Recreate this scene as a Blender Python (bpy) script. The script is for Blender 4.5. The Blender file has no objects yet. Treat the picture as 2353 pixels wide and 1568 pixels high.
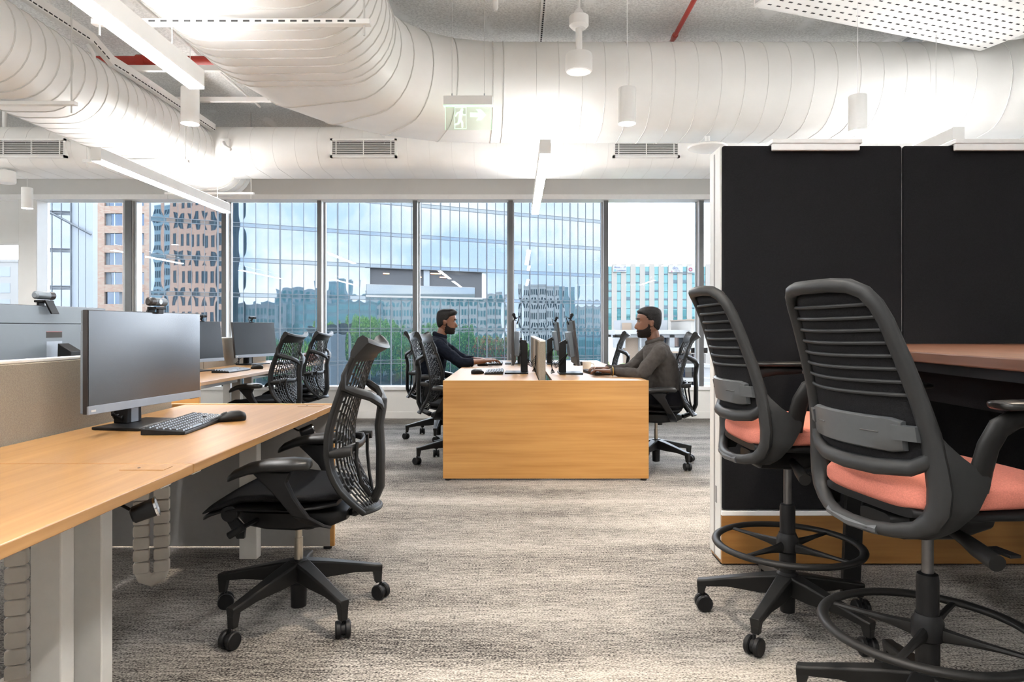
import bpy, bmesh, math, random
from mathutils import Vector, Matrix
random.seed(7)
S = bpy.context.scene
COL = S.collection
PI = math.pi
# ------------------------------------------------------------------ camera
F = 1569.0; VX = 1185.0; VY = 755.0; CH = 1.122; FW = 2353.0; FH = 1568.0
cd = bpy.data.cameras.new('camera'); cam = bpy.data.objects.new('camera', cd); COL.objects.link(cam)
cam.location = (0, 0, CH); cam.rotation_euler = (PI/2, 0, 0)
cd.sensor_width = 36; cd.sensor_fit = 'HORIZONTAL'; cd.lens = 36*F/FW
cd.shift_x = -(VX-FW/2)/FW; cd.shift_y = (VY-FH/2)/FW
cd.clip_start = .05; cd.clip_end = 900
S.camera = cam
# ------------------------------------------------------------------ view, world
S.view_settings.view_transform = 'Standard'; S.view_settings.look = 'None'
S.view_settings.gamma = 1; S.view_settings.use_curve_mapping = False
S.view_settings.exposure = 1.54
cy = S.cycles
cy.use_denoising = True; cy.use_adaptive_sampling = True; cy.adaptive_threshold = .02; cy.adaptive_min_samples = 32
cy.max_bounces = 7; cy.diffuse_bounces = 5; cy.glossy_bounces = 3
cy.transmission_bounces = 2; cy.transparent_max_bounces = 8; cy.caustics_reflective = False; cy.caustics_refractive = False
cy.sample_clamp_indirect = 6
SKY = 4.6
w = bpy.data.worlds.new('sky'); S.world = w; w.use_nodes = True
nt = w.node_tree; nt.nodes.clear(); N = nt.nodes; L = nt.links
out = N.new('ShaderNodeOutputWorld'); bg = N.new('ShaderNodeBackground'); L.new(bg.outputs[0], out.inputs[0])
tc = N.new('ShaderNodeTexCoord'); mp = N.new('ShaderNodeMapping'); mp.inputs['Scale'].default_value = (1, 1, 2.6)
L.new(tc.outputs['Generated'], mp.inputs[0])
nz = N.new('ShaderNodeTexNoise'); nz.inputs['Scale'].default_value = 4.2; nz.inputs['Detail'].default_value = 7; nz.inputs['Roughness'].default_value = .58
L.new(mp.outputs[0], nz.inputs['Vector'])
rp = N.new('ShaderNodeValToRGB'); e = rp.color_ramp.elements
e[0].position = .38; e[0].color = (.58, .73, .96, 1); e[1].position = .60; e[1].color = (1, 1, 1, 1)
L.new(nz.outputs['Fac'], rp.inputs[0]); L.new(rp.outputs[0], bg.inputs['Color']); bg.inputs['Strength'].default_value = SKY

# ------------------------------------------------------------------ helpers
def at(px, py, d):
    return Vector(((px-VX)*d/F, d, CH+(VY-py)*d/F))

class MB:
    def __init__(s): s.v = []; s.f = []
    def add(s, vs, fs, M=None):
        o = len(s.v)
        for p in vs:
            p = Vector(p); s.v.append(M @ p if M else p)
        for f in fs: s.f.append([i+o for i in f])
        return s
    def box(s, c, d, M=None):
        x, y, z = c; a, b, h = d[0]/2, d[1]/2, d[2]/2
        vs = [(x-a,y-b,z-h),(x+a,y-b,z-h),(x+a,y+b,z-h),(x-a,y+b,z-h),(x-a,y-b,z+h),(x+a,y-b,z+h),(x+a,y+b,z+h),(x-a,y+b,z+h)]
        return s.add(vs, [(3,2,1,0),(4,5,6,7),(0,1,5,4),(1,2,6,5),(2,3,7,6),(3,0,4,7)], M)
    def bb(s, x0, x1, y0, y1, z0, z1, M=None):
        return s.box(((x0+x1)/2,(y0+y1)/2,(z0+z1)/2), (abs(x1-x0),abs(y1-y0),abs(z1-z0)), M)
    def loft(s, rings, cap=True, closed=False, M=None):
        n = len(rings[0]); vs = [p for r in rings for p in r]; fs = []
        m = len(rings)
        for i in range(m if closed else m-1):
            a = i*n; b = ((i+1) % m)*n
            for j in range(n):
                k = (j+1) % n; fs.append((a+j, a+k, b+k, b+j))
        if cap and not closed:
            fs.append(tuple(range(n-1, -1, -1))); fs.append(tuple(range((m-1)*n, m*n)))
        return s.add(vs, fs, M)
    def tube(s, path, r, n=10, closed=False, flat=None, up=None, M=None):
        """sweep an ellipse (r sideways, flat upwards) along a path"""
        P = [Vector(p) for p in path]; m = len(P); rings = []
        rs = r if isinstance(r, (list, tuple)) else [r]*m
        fl = flat if isinstance(flat, (list, tuple)) else ([flat]*m if flat else rs)
        prev = None
        for i in range(m):
            if closed: t = P[(i+1) % m]-P[i-1]
            else: t = P[min(i+1, m-1)]-P[max(i-1, 0)]
            t.normalize()
            if prev is None:
                u = Vector(up) if up else (Vector((0,0,1)) if abs(t.z) < .9 else Vector((0,1,0)))
            else: u = prev
            sd = t.cross(u)
            if sd.length < 1e-5: sd = t.cross(Vector((1,0,0)))
            sd.normalize(); u = sd.cross(t); u.normalize(); prev = Vector(up) if up else u
            rings.append([P[i]+sd*rs[i]*math.cos(2*PI*k/n)+u*fl[i]*math.sin(2*PI*k/n) for k in range(n)])
        return s.loft(rings, True, closed, M)
    def cyl(s, p0, p1, r0, r1=None, n=20, M=None):
        return s.tube([p0, p1], [r0, r0 if r1 is None else r1], n, M=M)
    def lathe(s, prof, n=28, c=(0,0,0), M=None):
        return s.loft([[(c[0]+r*math.cos(2*PI*k/n), c[1]+r*math.sin(2*PI*k/n), c[2]+z) for k in range(n)] for r, z in prof], True, False, M)
    def slab(s, st, n=24, e=3.0, M=None):
        """loft of superellipses standing across Y; station = (x, y, z, half width, half height)"""
        rings = []
        for x, y, z, hw, hh in st:
            rg = []
            for k in range(n):
                a = 2*PI*k/n; c, q = math.cos(a), math.sin(a)
                rg.append((x+hw*math.copysign(abs(c)**(2/e), c), y, z+hh*math.copysign(abs(q)**(2/e), q)))
            rings.append(rg)
        return s.loft(rings, True, False, M)
    def prism(s, poly, h0, h1, M=None):
        """poly in xy, extruded in z"""
        n = len(poly)
        vs = [(x, y, h0) for x, y in poly]+[(x, y, h1) for x, y in poly]
        fs = [tuple(range(n-1, -1, -1)), tuple(range(n, 2*n))]+[(i, (i+1) % n, n+(i+1) % n, n+i) for i in range(n)]
        return s.add(vs, fs, M)
    def ball(s, c, r, n=14, M=None):
        rx, ry, rz = r if isinstance(r, (list, tuple)) else (r, r, r)
        rings = []
        for i in range(1, 9):
            a = PI*i/9
            rings.append([(c[0]+rx*math.sin(a)*math.cos(2*PI*k/n), c[1]+ry*math.sin(a)*math.sin(2*PI*k/n), c[2]-rz*math.cos(a)) for k in range(n)])
        return s.loft(rings, True, False, M)
    def caps(s, p0, p1, r0, r1, n=14, M=None):
        p0 = Vector(p0); p1 = Vector(p1); t = (p1-p0).normalized(); path = []; rr = []
        for a in (80, 60, 35, 12): path.append(p0-t*r0*math.sin(math.radians(a))); rr.append(r0*math.cos(math.radians(a)))
        path += [p0.lerp(p1, .25), p0.lerp(p1, .5), p0.lerp(p1, .75)]; rr += [r0+(r1-r0)*.25, r0+(r1-r0)*.5, r0+(r1-r0)*.75]
        for a in (12, 35, 60, 80): path.append(p1+t*r1*math.sin(math.radians(a))); rr.append(r1*math.cos(math.radians(a)))
        return s.tube(path, rr, n, M=M)
    def mesh(s, name):
        me = bpy.data.meshes.new(name); me.from_pydata([tuple(p) for p in s.v], [], s.f)
        bm = bmesh.new(); bm.from_mesh(me); bmesh.ops.recalc_face_normals(bm, faces=bm.faces); bm.to_mesh(me); bm.free()
        return me
    def build(s, name, mat, parent=None, smooth=35, bevel=0, loc=None, seg=2):
        me = s.mesh(name); me.materials.append(mat)
        if smooth:
            me.polygons.foreach_set('use_smooth', [True]*len(me.polygons)); me.set_sharp_from_angle(angle=math.radians(smooth))
        o = bpy.data.objects.new(name, me); COL.objects.link(o)
        if parent: o.parent = parent
        if loc: o.location = loc
        if bevel:
            b = o.modifiers.new('bevel', 'BEVEL'); b.width = bevel; b.segments = seg; b.limit_method = 'ANGLE'; b.angle_limit = math.radians(40); b.harden_normals = False
        return o

def tag(o, label=None, cat=None, group=None, kind=None):
    if label: o['label'] = label
    if cat: o['category'] = cat
    if group: o['group'] = group
    if kind: o['kind'] = kind
    return o
def thing(name, label, cat, loc=(0,0,0), rz=0, group=None):
    o = bpy.data.objects.new(name, None); COL.objects.link(o); o.empty_display_size = .1
    o.location = loc; o.rotation_euler = (0, 0, rz)
    return tag(o, label, cat, group)
def struct(o): o['kind'] = 'structure'; return o
def root(name, loc=(0,0,0)):
    o = bpy.data.objects.new(name, None); COL.objects.link(o); o.empty_display_size = .1; o.location = loc; return struct(o)
def tree_of(o):
    r = []
    for c in o.children: r.append((c, tree_of(c)))
    return r
def dup(o, label=None, loc=None, rz=None, group=None):
    def cp(src, kids, par):
        c = src.copy(); COL.objects.link(c)
        if par is not None: c.parent = par
        for k, kk in kids: cp(k, kk, c)
        return c
    c = cp(o, tree_of(o), None)
    if label: c['label'] = label
    if group: c['group'] = group
    if loc is not None: c.location = loc
    if rz is not None: c.rotation_euler = (0, 0, rz)
    return c
def lerp(tab, x):
    for (a, b), (c, d) in zip(tab, tab[1:]):
        if x <= c: return b+(d-b)*max(0, (x-a)/(c-a))
    return tab[-1][1]
def ease(a, b, x):
    t = min(1, max(0, (x-a)/(b-a))); return t*t*(3-2*t)

# ------------------------------------------------------------------ materials
def base(name):
    m = bpy.data.materials.new(name); m.use_nodes = True; n = m.node_tree.nodes; b = n['Principled BSDF']
    return m, n, m.node_tree.links, b
def M(name, col, rough=.5, metal=0, var=.06, scale=30, bump=0, spec=.5, emit=0, stretch=(1,1,1), bscale=None):
    m, n, l, b = base(name)
    b.inputs['Roughness'].default_value = rough; b.inputs['Metallic'].default_value = metal
    b.inputs['Specular IOR Level'].default_value = spec
    t = n.new('ShaderNodeTexCoord'); mpn = n.new('ShaderNodeMapping'); mpn.inputs['Scale'].default_value = stretch
    l.new(t.outputs['Object'], mpn.inputs[0])
    z = n.new('ShaderNodeTexNoise'); z.inputs['Scale'].default_value = scale; z.inputs['Detail'].default_value = 4
    l.new(mpn.outputs[0], z.inputs['Vector'])
    r = n.new('ShaderNodeValToRGB'); el = r.color_ramp.elements
    el[0].position = .3; el[1].position = .7
    el[0].color = tuple(c*(1-var) for c in col)+(1,); el[1].color = tuple(min(1, c*(1+var)) for c in col)+(1,)
    l.new(z.outputs['Fac'], r.inputs[0]); l.new(r.outputs[0], b.inputs['Base Color'])
    if bump:
        z2 = n.new('ShaderNodeTexNoise'); z2.inputs['Scale'].default_value = bscale or scale*3; z2.inputs['Detail'].default_value = 3
        l.new(mpn.outputs[0], z2.inputs['Vector'])
        bp = n.new('ShaderNodeBump'); bp.inputs['Strength'].default_value = bump; bp.inputs['Distance'].default_value = .004
        l.new(z2.outputs['Fac'], bp.inputs['Height']); l.new(bp.outputs[0], b.inputs['Normal'])
    if emit:
        b.inputs['Emission Color'].default_value = tuple(col)+(1,); b.inputs['Emission Strength'].default_value = emit
    return m
def emitter(name, col, s):
    m, n, l, b = base(name); b.inputs['Base Color'].default_value = tuple(col)+(1,)
    b.inputs['Emission Color'].default_value = tuple(col)+(1,); b.inputs['Emission Strength'].default_value = s
    return m
def wood(name, c0, c1, axis, rough=.38, fine=1.0):
    """laminate with grain running along one axis"""
    m, n, l, b = base(name); b.inputs['Roughness'].default_value = rough
    t = n.new('ShaderNodeTexCoord'); mp1 = n.new('ShaderNodeMapping'); mp2 = n.new('ShaderNodeMapping')
    s1 = [9*fine]*3; s1[axis] = .5; s2 = [60*fine]*3; s2[axis] = 1.6
    mp1.inputs['Scale'].default_value = s1; mp2.inputs['Scale'].default_value = s2
    l.new(t.outputs['Object'], mp1.inputs[0]); l.new(t.outputs['Object'], mp2.inputs[0])
    z1 = n.new('ShaderNodeTexNoise'); z1.inputs['Scale'].default_value = 1.6; z1.inputs['Detail'].default_value = 5; z1.inputs['Distortion'].default_value = .5
    z2 = n.new('ShaderNodeTexNoise'); z2.inputs['Scale'].default_value = 1.0; z2.inputs['Detail'].default_value = 3
    l.new(mp1.outputs[0], z1.inputs['Vector']); l.new(mp2.outputs[0], z2.inputs['Vector'])
    mx = n.new('ShaderNodeMix'); mx.inputs[0].default_value = .36
    l.new(z1.outputs['Fac'], mx.inputs[2]); l.new(z2.outputs['Fac'], mx.inputs[3])
    r = n.new('ShaderNodeValToRGB'); el = r.color_ramp.elements
    el[0].position = .34; el[0].color = c0+(1,); el[1].position = .66; el[1].color = c1+(1,)
    l.new(mx.outputs[0], r.inputs[0]); l.new(r.outputs[0], b.inputs['Base Color'])
    return m
def carpet():
    m, n, l, b = base('carpet'); b.inputs['Roughness'].default_value = .95; b.inputs['Specular IOR Level'].default_value = .1
    t = n.new('ShaderNodeTexCoord')
    def noise(sc, st, det=3, ro=.5):
        mpn = n.new('ShaderNodeMapping'); mpn.inputs['Scale'].default_value = st; l.new(t.outputs['Object'], mpn.inputs[0])
        z = n.new('ShaderNodeTexNoise'); z.inputs['Scale'].default_value = sc; z.inputs['Detail'].default_value = det; z.inputs['Roughness'].default_value = ro
        l.new(mpn.outputs[0], z.inputs['Vector']); return z
    grain = noise(150, (.8, 1.2, 1), 2, .6); streak = noise(11, (.9, 6, 1), 6, .7); band = noise(2.2, (.3, 1.6, 1), 3)
    m1 = n.new('ShaderNodeMix'); m1.inputs[0].default_value = .62; l.new(streak.outputs['Fac'], m1.inputs[2]); l.new(grain.outputs['Fac'], m1.inputs[3])
    m2 = n.new('ShaderNodeMix'); m2.inputs[0].default_value = .22; l.new(m1.outputs[0], m2.inputs[2]); l.new(band.outputs['Fac'], m2.inputs[3])
    r = n.new('ShaderNodeValToRGB'); el = r.color_ramp.elements
    el[0].position = .415; el[0].color = (.020, .018, .017, 1); el[1].position = .585; el[1].color = (.36, .335, .305, 1)
    q = el.new(.48); q.color = (.150, .139, .127, 1)
    l.new(m2.outputs[0], r.inputs[0]); l.new(r.outputs[0], b.inputs['Base Color'])
    bp = n.new('ShaderNodeBump'); bp.inputs['Strength'].default_value = .5; bp.inputs['Distance'].default_value = .003
    l.new(grain.outputs['Fac'], bp.inputs['Height']); l.new(bp.outputs[0], b.inputs['Normal'])
    return m
def concrete():
    m, n, l, b = base('rough_concrete'); b.inputs['Roughness'].default_value = .92
    t = n.new('ShaderNodeTexCoord')
    z = n.new('ShaderNodeTexNoise'); z.inputs['Scale'].default_value = 60; z.inputs['Detail'].default_value = 6; z.inputs['Roughness'].default_value = .75
    mpn = n.new('ShaderNodeMapping'); mpn.inputs['Scale'].default_value = (1.2, .5, 1); l.new(t.outputs['Object'], mpn.inputs[0])
    z2 = n.new('ShaderNodeTexNoise'); z2.inputs['Scale'].default_value = 2.6; z2.inputs['Detail'].default_value = 4
    l.new(t.outputs['Object'], z.inputs['Vector']); l.new(mpn.outputs[0], z2.inputs['Vector'])
    r = n.new('ShaderNodeValToRGB'); el = r.color_ramp.elements
    el[0].position = .36; el[0].color = (.66, .655, .64, 1); el[1].position = .60; el[1].color = (.95, .95, .93, 1)
    l.new(z.outputs['Fac'], r.inputs[0])
    r2 = n.new('ShaderNodeValToRGB'); f = r2.color_ramp.elements; f[0].position = .58; f[0].color = (0,0,0,1); f[1].position = .63; f[1].color = (1,1,1,1)
    l.new(z2.outputs['Fac'], r2.inputs[0])
    mx = n.new('ShaderNodeMix'); mx.data_type = 'RGBA'; mx.inputs[7].default_value = (.93, .93, .92, 1)
    l.new(r2.outputs[0], mx.inputs[0]); l.new(r.outputs[0], mx.inputs[6]); l.new(mx.outputs[2], b.inputs['Base Color'])
    bp = n.new('ShaderNodeBump'); bp.inputs['Strength'].default_value = .7; bp.inputs['Distance'].default_value = .012
    l.new(z.outputs['Fac'], bp.inputs['Height']); l.new(bp.outputs[0], b.inputs['Normal'])
    return m
def pane_glass(name, tint=(.97, .985, .99), gloss=.07, fres=True):
    m = bpy.data.materials.new(name); m.use_nodes = True; n = m.node_tree.nodes; l = m.node_tree.links; n.clear()
    o = n.new('ShaderNodeOutputMaterial'); tr = n.new('ShaderNodeBsdfTransparent'); tr.inputs[0].default_value = tint+(1,)
    g = n.new('ShaderNodeBsdfGlossy'); g.inputs['Roughness'].default_value = .0; g.inputs['Color'].default_value = (.95, .97, 1, 1)
    mx = n.new('ShaderNodeMixShader')
    if fres:
        fr = n.new('ShaderNodeFresnel'); fr.inputs[0].default_value = 1.35; l.new(fr.outputs[0], mx.inputs[0])
    else: mx.inputs[0].default_value = gloss
    l.new(tr.outputs[0], mx.inputs[1]); l.new(g.outputs[0], mx.inputs[2]); l.new(mx.outputs[0], o.inputs[0])
    return m
def mirror_glass(name, col, body, fac):
    m = bpy.data.materials.new(name); m.use_nodes = True; n = m.node_tree.nodes; l = m.node_tree.links; n.clear()
    o = n.new('ShaderNodeOutputMaterial'); d = n.new('ShaderNodeBsdfDiffuse')
    g = n.new('ShaderNodeBsdfGlossy'); g.inputs['Roughness'].default_value = .015; g.inputs['Color'].default_value = col+(1,)
    t = n.new('ShaderNodeTexCoord'); z = n.new('ShaderNodeTexNoise'); z.inputs['Scale'].default_value = .6; l.new(t.outputs['Object'], z.inputs['Vector'])
    r = n.new('ShaderNodeValToRGB'); r.color_ramp.elements[0].color = tuple(c*.8 for c in body)+(1,); r.color_ramp.elements[1].color = body+(1,)
    l.new(z.outputs['Fac'], r.inputs[0]); l.new(r.outputs[0], d.inputs[0])
    mx = n.new('ShaderNodeMixShader'); mx.inputs[0].default_value = fac
    l.new(d.outputs[0], mx.inputs[1]); l.new(g.outputs[0], mx.inputs[2]); l.new(mx.outputs[0], o.inputs[0])
    return m
def brick_mat(name, c1, c2, mortar, scale, bw=.5, bh=.25):
    m, n, l, b = base(name); b.inputs['Roughness'].default_value = .85
    t = n.new('ShaderNodeTexCoord'); mpn = n.new('ShaderNodeMapping'); mpn.inputs['Rotation'].default_value = (PI/2, 0, 0)
    l.new(t.outputs['Object'], mpn.inputs[0])
    br = n.new('ShaderNodeTexBrick'); br.inputs['Color1'].default_value = c1+(1,); br.inputs['Color2'].default_value = c2+(1,); br.inputs['Mortar'].default_value = mortar+(1,)
    br.inputs['Scale'].default_value = scale; br.inputs['Mortar Size'].default_value = .012; br.inputs['Bias'].default_value = 0
    br.inputs['Brick Width'].default_value = bw; br.inputs['Row Height'].default_value = bh
    l.new(mpn.outputs[0], br.inputs['Vector']); l.new(br.outputs['Color'], b.inputs['Base Color'])
    return m

m_carpet = carpet(); m_conc = concrete()
m_white = M('white_paint', (.85, .85, .835), .6, var=.02, scale=6)
m_wall = M('warm_white_wall', (.84, .83, .80), .7, var=.02, scale=4)
m_bulk = M('bulkhead_grey', (.66, .66, .645), .75, var=.02, scale=3)
m_duct = M('painted_duct', (.86, .86, .845), .42, var=.035, scale=3, bump=.05, bscale=12)
m_seamf = M('faint_duct_seam', (.74, .74, .725), .5, var=.03)
m_seam = M('duct_seam', (.62, .62, .60), .5, var=.03)
m_alu = M('dark_aluminium', (.13, .135, .14), .45, .5, var=.05, scale=20)
m_alug = M('grey_aluminium', (.42, .44, .46), .45, .3, var=.05, scale=20)
m_frame = M('white_frame', (.92, .92, .92), .4, var=.02)
m_glass = pane_glass('window_glass')
m_oakx = wood('oak_grain_across', (.37, .17, .042), (.52, .275, .085), 0)
m_oaky = wood('oak_grain_along', (.240, .115, .034), (.360, .198, .076), 1, rough=.33)
m_plinth = wood('plinth_oak', (.20, .085, .018), (.36, .175, .048), 0, rough=.45, fine=.6)
m_walnut = wood('walnut', (.060, .022, .012), (.115, .048, .026), 1, rough=.5)
m_leg = M('desk_metal_white', (.62, .60, .56), .45, var=.02)
m_panelgrey = M('grey_laminate', (.27, .26, .25), .6, var=.03)
m_felt = M('beige_felt', (.29, .25, .20), .95, var=.14, scale=240, bump=.35, bscale=400, spec=.1)
m_felttrim = M('cream_trim', (.80, .77, .71), .6, var=.02)
m_dark = M('charcoal_felt', (.015, .015, .0165), .95, var=.12, scale=200, bump=.2, bscale=300, spec=.1)
m_black = M('black_plastic', (.008, .008, .0085), .45, var=.1, scale=60, spec=.22)
m_blacks = M('graphite_plastic', (.011, .0108, .0106), .46, var=.08, scale=40, spec=.22)
m_soft = M('soft_black_pad', (.010, .0098, .0095), .34, var=.08, scale=40, spec=.4)
m_stoolg = M('stool_grey_plastic', (.020, .0205, .021), .5, spec=.25, var=.06, scale=60, bump=.06, bscale=600)
m_lumbar = M('lumbar_grey_plastic', (.060, .064, .068), .45, var=.04, scale=60)
m_fab = M('black_mesh_fabric', (.012, .012, .013), .95, var=.3, scale=300, bump=.4, bscale=500, spec=.1)
m_coral = M('coral_fabric', (.57, .195, .145), .9, var=.12, scale=260, bump=.3, bscale=420, spec=.15)
m_chrome = M('brushed_steel', (.42, .38, .32), .28, 1, var=.06)
m_steel = M('column_steel', (.16, .16, .165), .32, 1, var=.06)
m_mon = M('monitor_black', (.02, .017, .017), .4, var=.05)
m_monback = M('monitor_back_grey', (.14, .165, .19), .42, var=.03, scale=8)
m_chin = M('monitor_chin_silver', (.30, .33, .37), .35, .4, var=.03)
m_screen = M('screen_glass', (.010, .014, .019), .24, var=.03, scale=2, spec=1.0)
for _k, _v in (('Coat Weight', 1.0), ('Coat Roughness', .16), ('Coat IOR', 1.6)): m_screen.node_tree.nodes['Principled BSDF'].inputs[_k].default_value = _v
m_keys = M('key_caps', (.030, .031, .033), .36, var=.1, scale=80)
m_shirtA = M('navy_cotton', (.0045, .006, .011), .9, spec=.1, var=.2, scale=40, bump=.25, bscale=30)
m_shirtB = M('taupe_cotton', (.052, .046, .042), .9, spec=.15, var=.16, scale=30, bump=.3, bscale=26)
m_trous = M('black_cotton', (.006, .006, .008), .9, spec=.1, var=.15, scale=30)
m_skin = M('brown_skin', (.115, .046, .023), .5, var=.10, scale=14)
m_eye = M('eye_white', (.22, .20, .18), .3)
m_hair = M('black_hair', (.007, .006, .006), .6, spec=.2, var=.4, scale=90, bump=.6, bscale=120)
m_beard = M('black_beard', (.010, .007, .006), .8, spec=.15, var=.4, scale=200, bump=.5, bscale=260)
m_led = emitter('led_diffuser', (1, .985, .965), 33)
m_ledup = emitter('led_uplight', (1, .99, .985), 12.5)
m_spot = emitter('spot_lens', (1, .97, .92), 30)
m_red = M('red_pipe', (.40, .035, .022), .4, var=.06)
m_slot = M('slot_dark', (.05, .05, .05), .9, var=.05)
m_gdark = M('grille_dark', (.10, .10, .095), .9, var=.05)
m_green = emitter('exit_green', (.62, 1, .68), .30)
m_acry = pane_glass('exit_acrylic', (.93, .985, .94), .04, False)
m_mug = M('cream_ceramic', (.80, .72, .60), .3, var=.02)
m_gold = M('gold_bracelet', (.85, .5, .1), .3, 1)
m_spine = M('cable_spine_plastic', (.70, .64, .56), .55, var=.04)
m_chromebr = M('bright_chrome', (.75, .76, .78), .12, 1, var=.02)
m_pframe = M('partition_white', (.58, .575, .555), .5, var=.02)
m_leather = M('brown_leather', (.07, .022, .017), .5, var=.2, scale=30)
# ================================================================== the room
XL, XR, YB, YW, ZC = -7.25, 6.2, -3.6, 8.5, 3.42
fl = struct(MB().bb(XL, XR, YB, YW+.3, -.15, 0).build('floor', m_carpet, smooth=0))
tag(fl, 'streaked grey and beige carpet across the office floor')
ce = struct(MB().bb(XL, XR, YB, YW+.3, ZC, ZC+.2).build('ceiling', m_conc, smooth=0))
tag(ce, 'rough painted concrete soffit above the ducts')
struct(MB().bb(XL-.15, XL, YB, YW+.3, 0, ZC).build('wall_left', m_white, smooth=0))
struct(MB().bb(XR, XR+.15, YB, YW+.3, 0, ZC).build('wall_right', m_white, smooth=0))
struct(MB().bb(XL-.15, XR+.15, YB-.15, YB, 0, ZC).build('wall_front', m_white, smooth=0))
ZS, ZH = .40, 2.735
tag(struct(MB().bb(XL, XR, YW, YW+.3, 0, ZS-.02).build('wall_back', m_wall, smooth=0)), 'low white wall under the window sill')
tag(struct(MB().bb(XL, XR, YW-.012, YW, 0, .085).build('baseboard_back', m_wall, smooth=0, bevel=.003)), 'low skirting board below the windows')
tag(struct(MB().bb(XL, XR, YW-.03, YW+.16, ZS-.045, ZS).build('trim_1', m_frame, smooth=0, bevel=.005)), 'white window sill board')
tag(struct(MB().bb(XL, XR, YW-.1, YW+.3, ZH+.04, ZC).build('trim_2', m_bulk, smooth=0)), 'grey bulkhead above the windows')
tag(struct(MB().bb(XL, XR, YW-.09, YW+.16, ZH-.02, ZH+.04).build('trim_3', m_frame, smooth=0)), 'white head frame along the windows')
# windows, one bay each
SP = 1.19; X0 = (734-VX)/184.5
bays = list(range(-4, 8))
for n, k in enumerate(bays):
    x0 = X0+SP*(k-1); x1 = X0+SP*k
    if x1 < XL or x0 > XR: continue
    x0 = max(x0, XL+.03); x1 = min(x1, XR-.03)
    r = root('window_%d' % (n+1), ((x0+x1)/2, YW+.1, ZS)); tag(r, 'tall clear window bay, number %s from the left corner' % ['one','two','three','four','five','six','seven','eight','nine','ten','eleven','twelve'][n])
    hw = (x1-x0)/2; H = ZH-ZS
    MB().bb(-hw+.02, hw-.02, .035, .047, .0, H).build('pane', m_glass, r, smooth=0)
    # mullion on the right side of the bay
    wd = .075 if k == -2 else .05
    MB().bb(hw-wd/2, hw+wd/2, -.085, .06, 0, H).build('mullion', m_frame, r, smooth=0)
    MB().bb(hw-wd/2-.003, hw+wd/2+.003, -.1, -.085, 0, H).build('mullion_cap', m_alu, r, smooth=0)
    MB().bb(hw-wd/2-.02, hw+wd/2+.02, .02, .06, 0, H).build('glazing_bead', m_alug, r, smooth=0)
    if k == -2:
        MB().bb(hw-.085, hw-.06, -.06, .06, 0, H).build('frame_profile', m_alug, r, smooth=0)
        MB().bb(hw+.055, hw+.085, -.06, .06, 0, H).build('frame_profile', m_alug, r, smooth=0)
# white column at the left end of the glazing
tag(struct(MB().bb(-6.16, -5.93, YW-.05, YW+.2, ZS, ZH).build('wall_column', m_white, smooth=0, bevel=.01)), 'white column between the left windows')
bl = thing('roller_blind', 'white roller blind half lowered in the leftmost window', 'blind', (-6.65, YW+.02, 2.18))
MB().bb(-.46, .46, 0, .006, 0, .56).build('blind_cloth', m_white, bl, smooth=0)
MB().bb(-.46, .46, -.012, .016, -.02, .0).build('hem_bar', m_frame, bl, bevel=.003)
cord = thing('blind_cord', 'thin white blind cord hanging beside the middle mullion', 'cord', (X0+.035, YW-.03, 1.02))
MB().tube([(0,0,0),(0,0,1.7)], .005, 6).build('cord', m_frame, cord); MB().bb(-.009,.009,-.008,.008,-.06,.0).build('cord_weight', m_frame, cord, bevel=.003)

# ================================================================== air ducts
def oval(flat, r, n=14):
    """flat-oval section, (sideways, up)"""
    pts = []
    for k in range(n+1):
        a = -PI/2+PI*k/n; pts.append((flat+r*math.cos(a), r*math.sin(a)))
    for k in range(n+1):
        a = PI/2+PI*k/n; pts.append((-flat+r*math.cos(a), r*math.sin(a)))
    return pts
def frame_at(P, i):
    t = P[min(i+1, len(P)-1)]-P[max(i-1, 0)]; t.z = 0; t.normalize(); return t, Vector((t.y, -t.x, 0))
def duct(name, label, path, flats, r, seams, mat=m_duct, bead=.005, faint=1e9):
    P = [Vector(p) for p in path]; o = P[0].copy()
    th = thing(name, label, 'air duct', o)
    rings = []
    for i in range(len(P)):
        t, s = frame_at(P, i)
        rings.append([tuple(P[i]-o+s*a+Vector((0,0,b))) for a, b in oval(flats[i], r)])
    MB().loft(rings).build('duct_body', mat, th, smooth=28)
    # raised seams along the run
    cum = [0]
    for a, b in zip(P, P[1:]): cum.append(cum[-1]+(b-a).length)
    for sd in seams:
        for i in range(len(P)-1):
            if cum[i] <= sd <= cum[i+1]:
                f = (sd-cum[i])/(cum[i+1]-cum[i]); p = P[i].lerp(P[i+1], f)
                t0, s0 = frame_at(P, i); t1, s1 = frame_at(P, i+1); s = s0.lerp(s1, f).normalized()
                fl_ = flats[i]+(flats[i+1]-flats[i])*f
                MB().tube([tuple(p-o+s*a+Vector((0,0,b))) for a, b in oval(fl_, r+bead*.2)], bead*(.6 if sd > faint else 1), 5, closed=True).build('seam', m_seamf if sd > faint else m_seam, th)
                break
    return th
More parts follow.
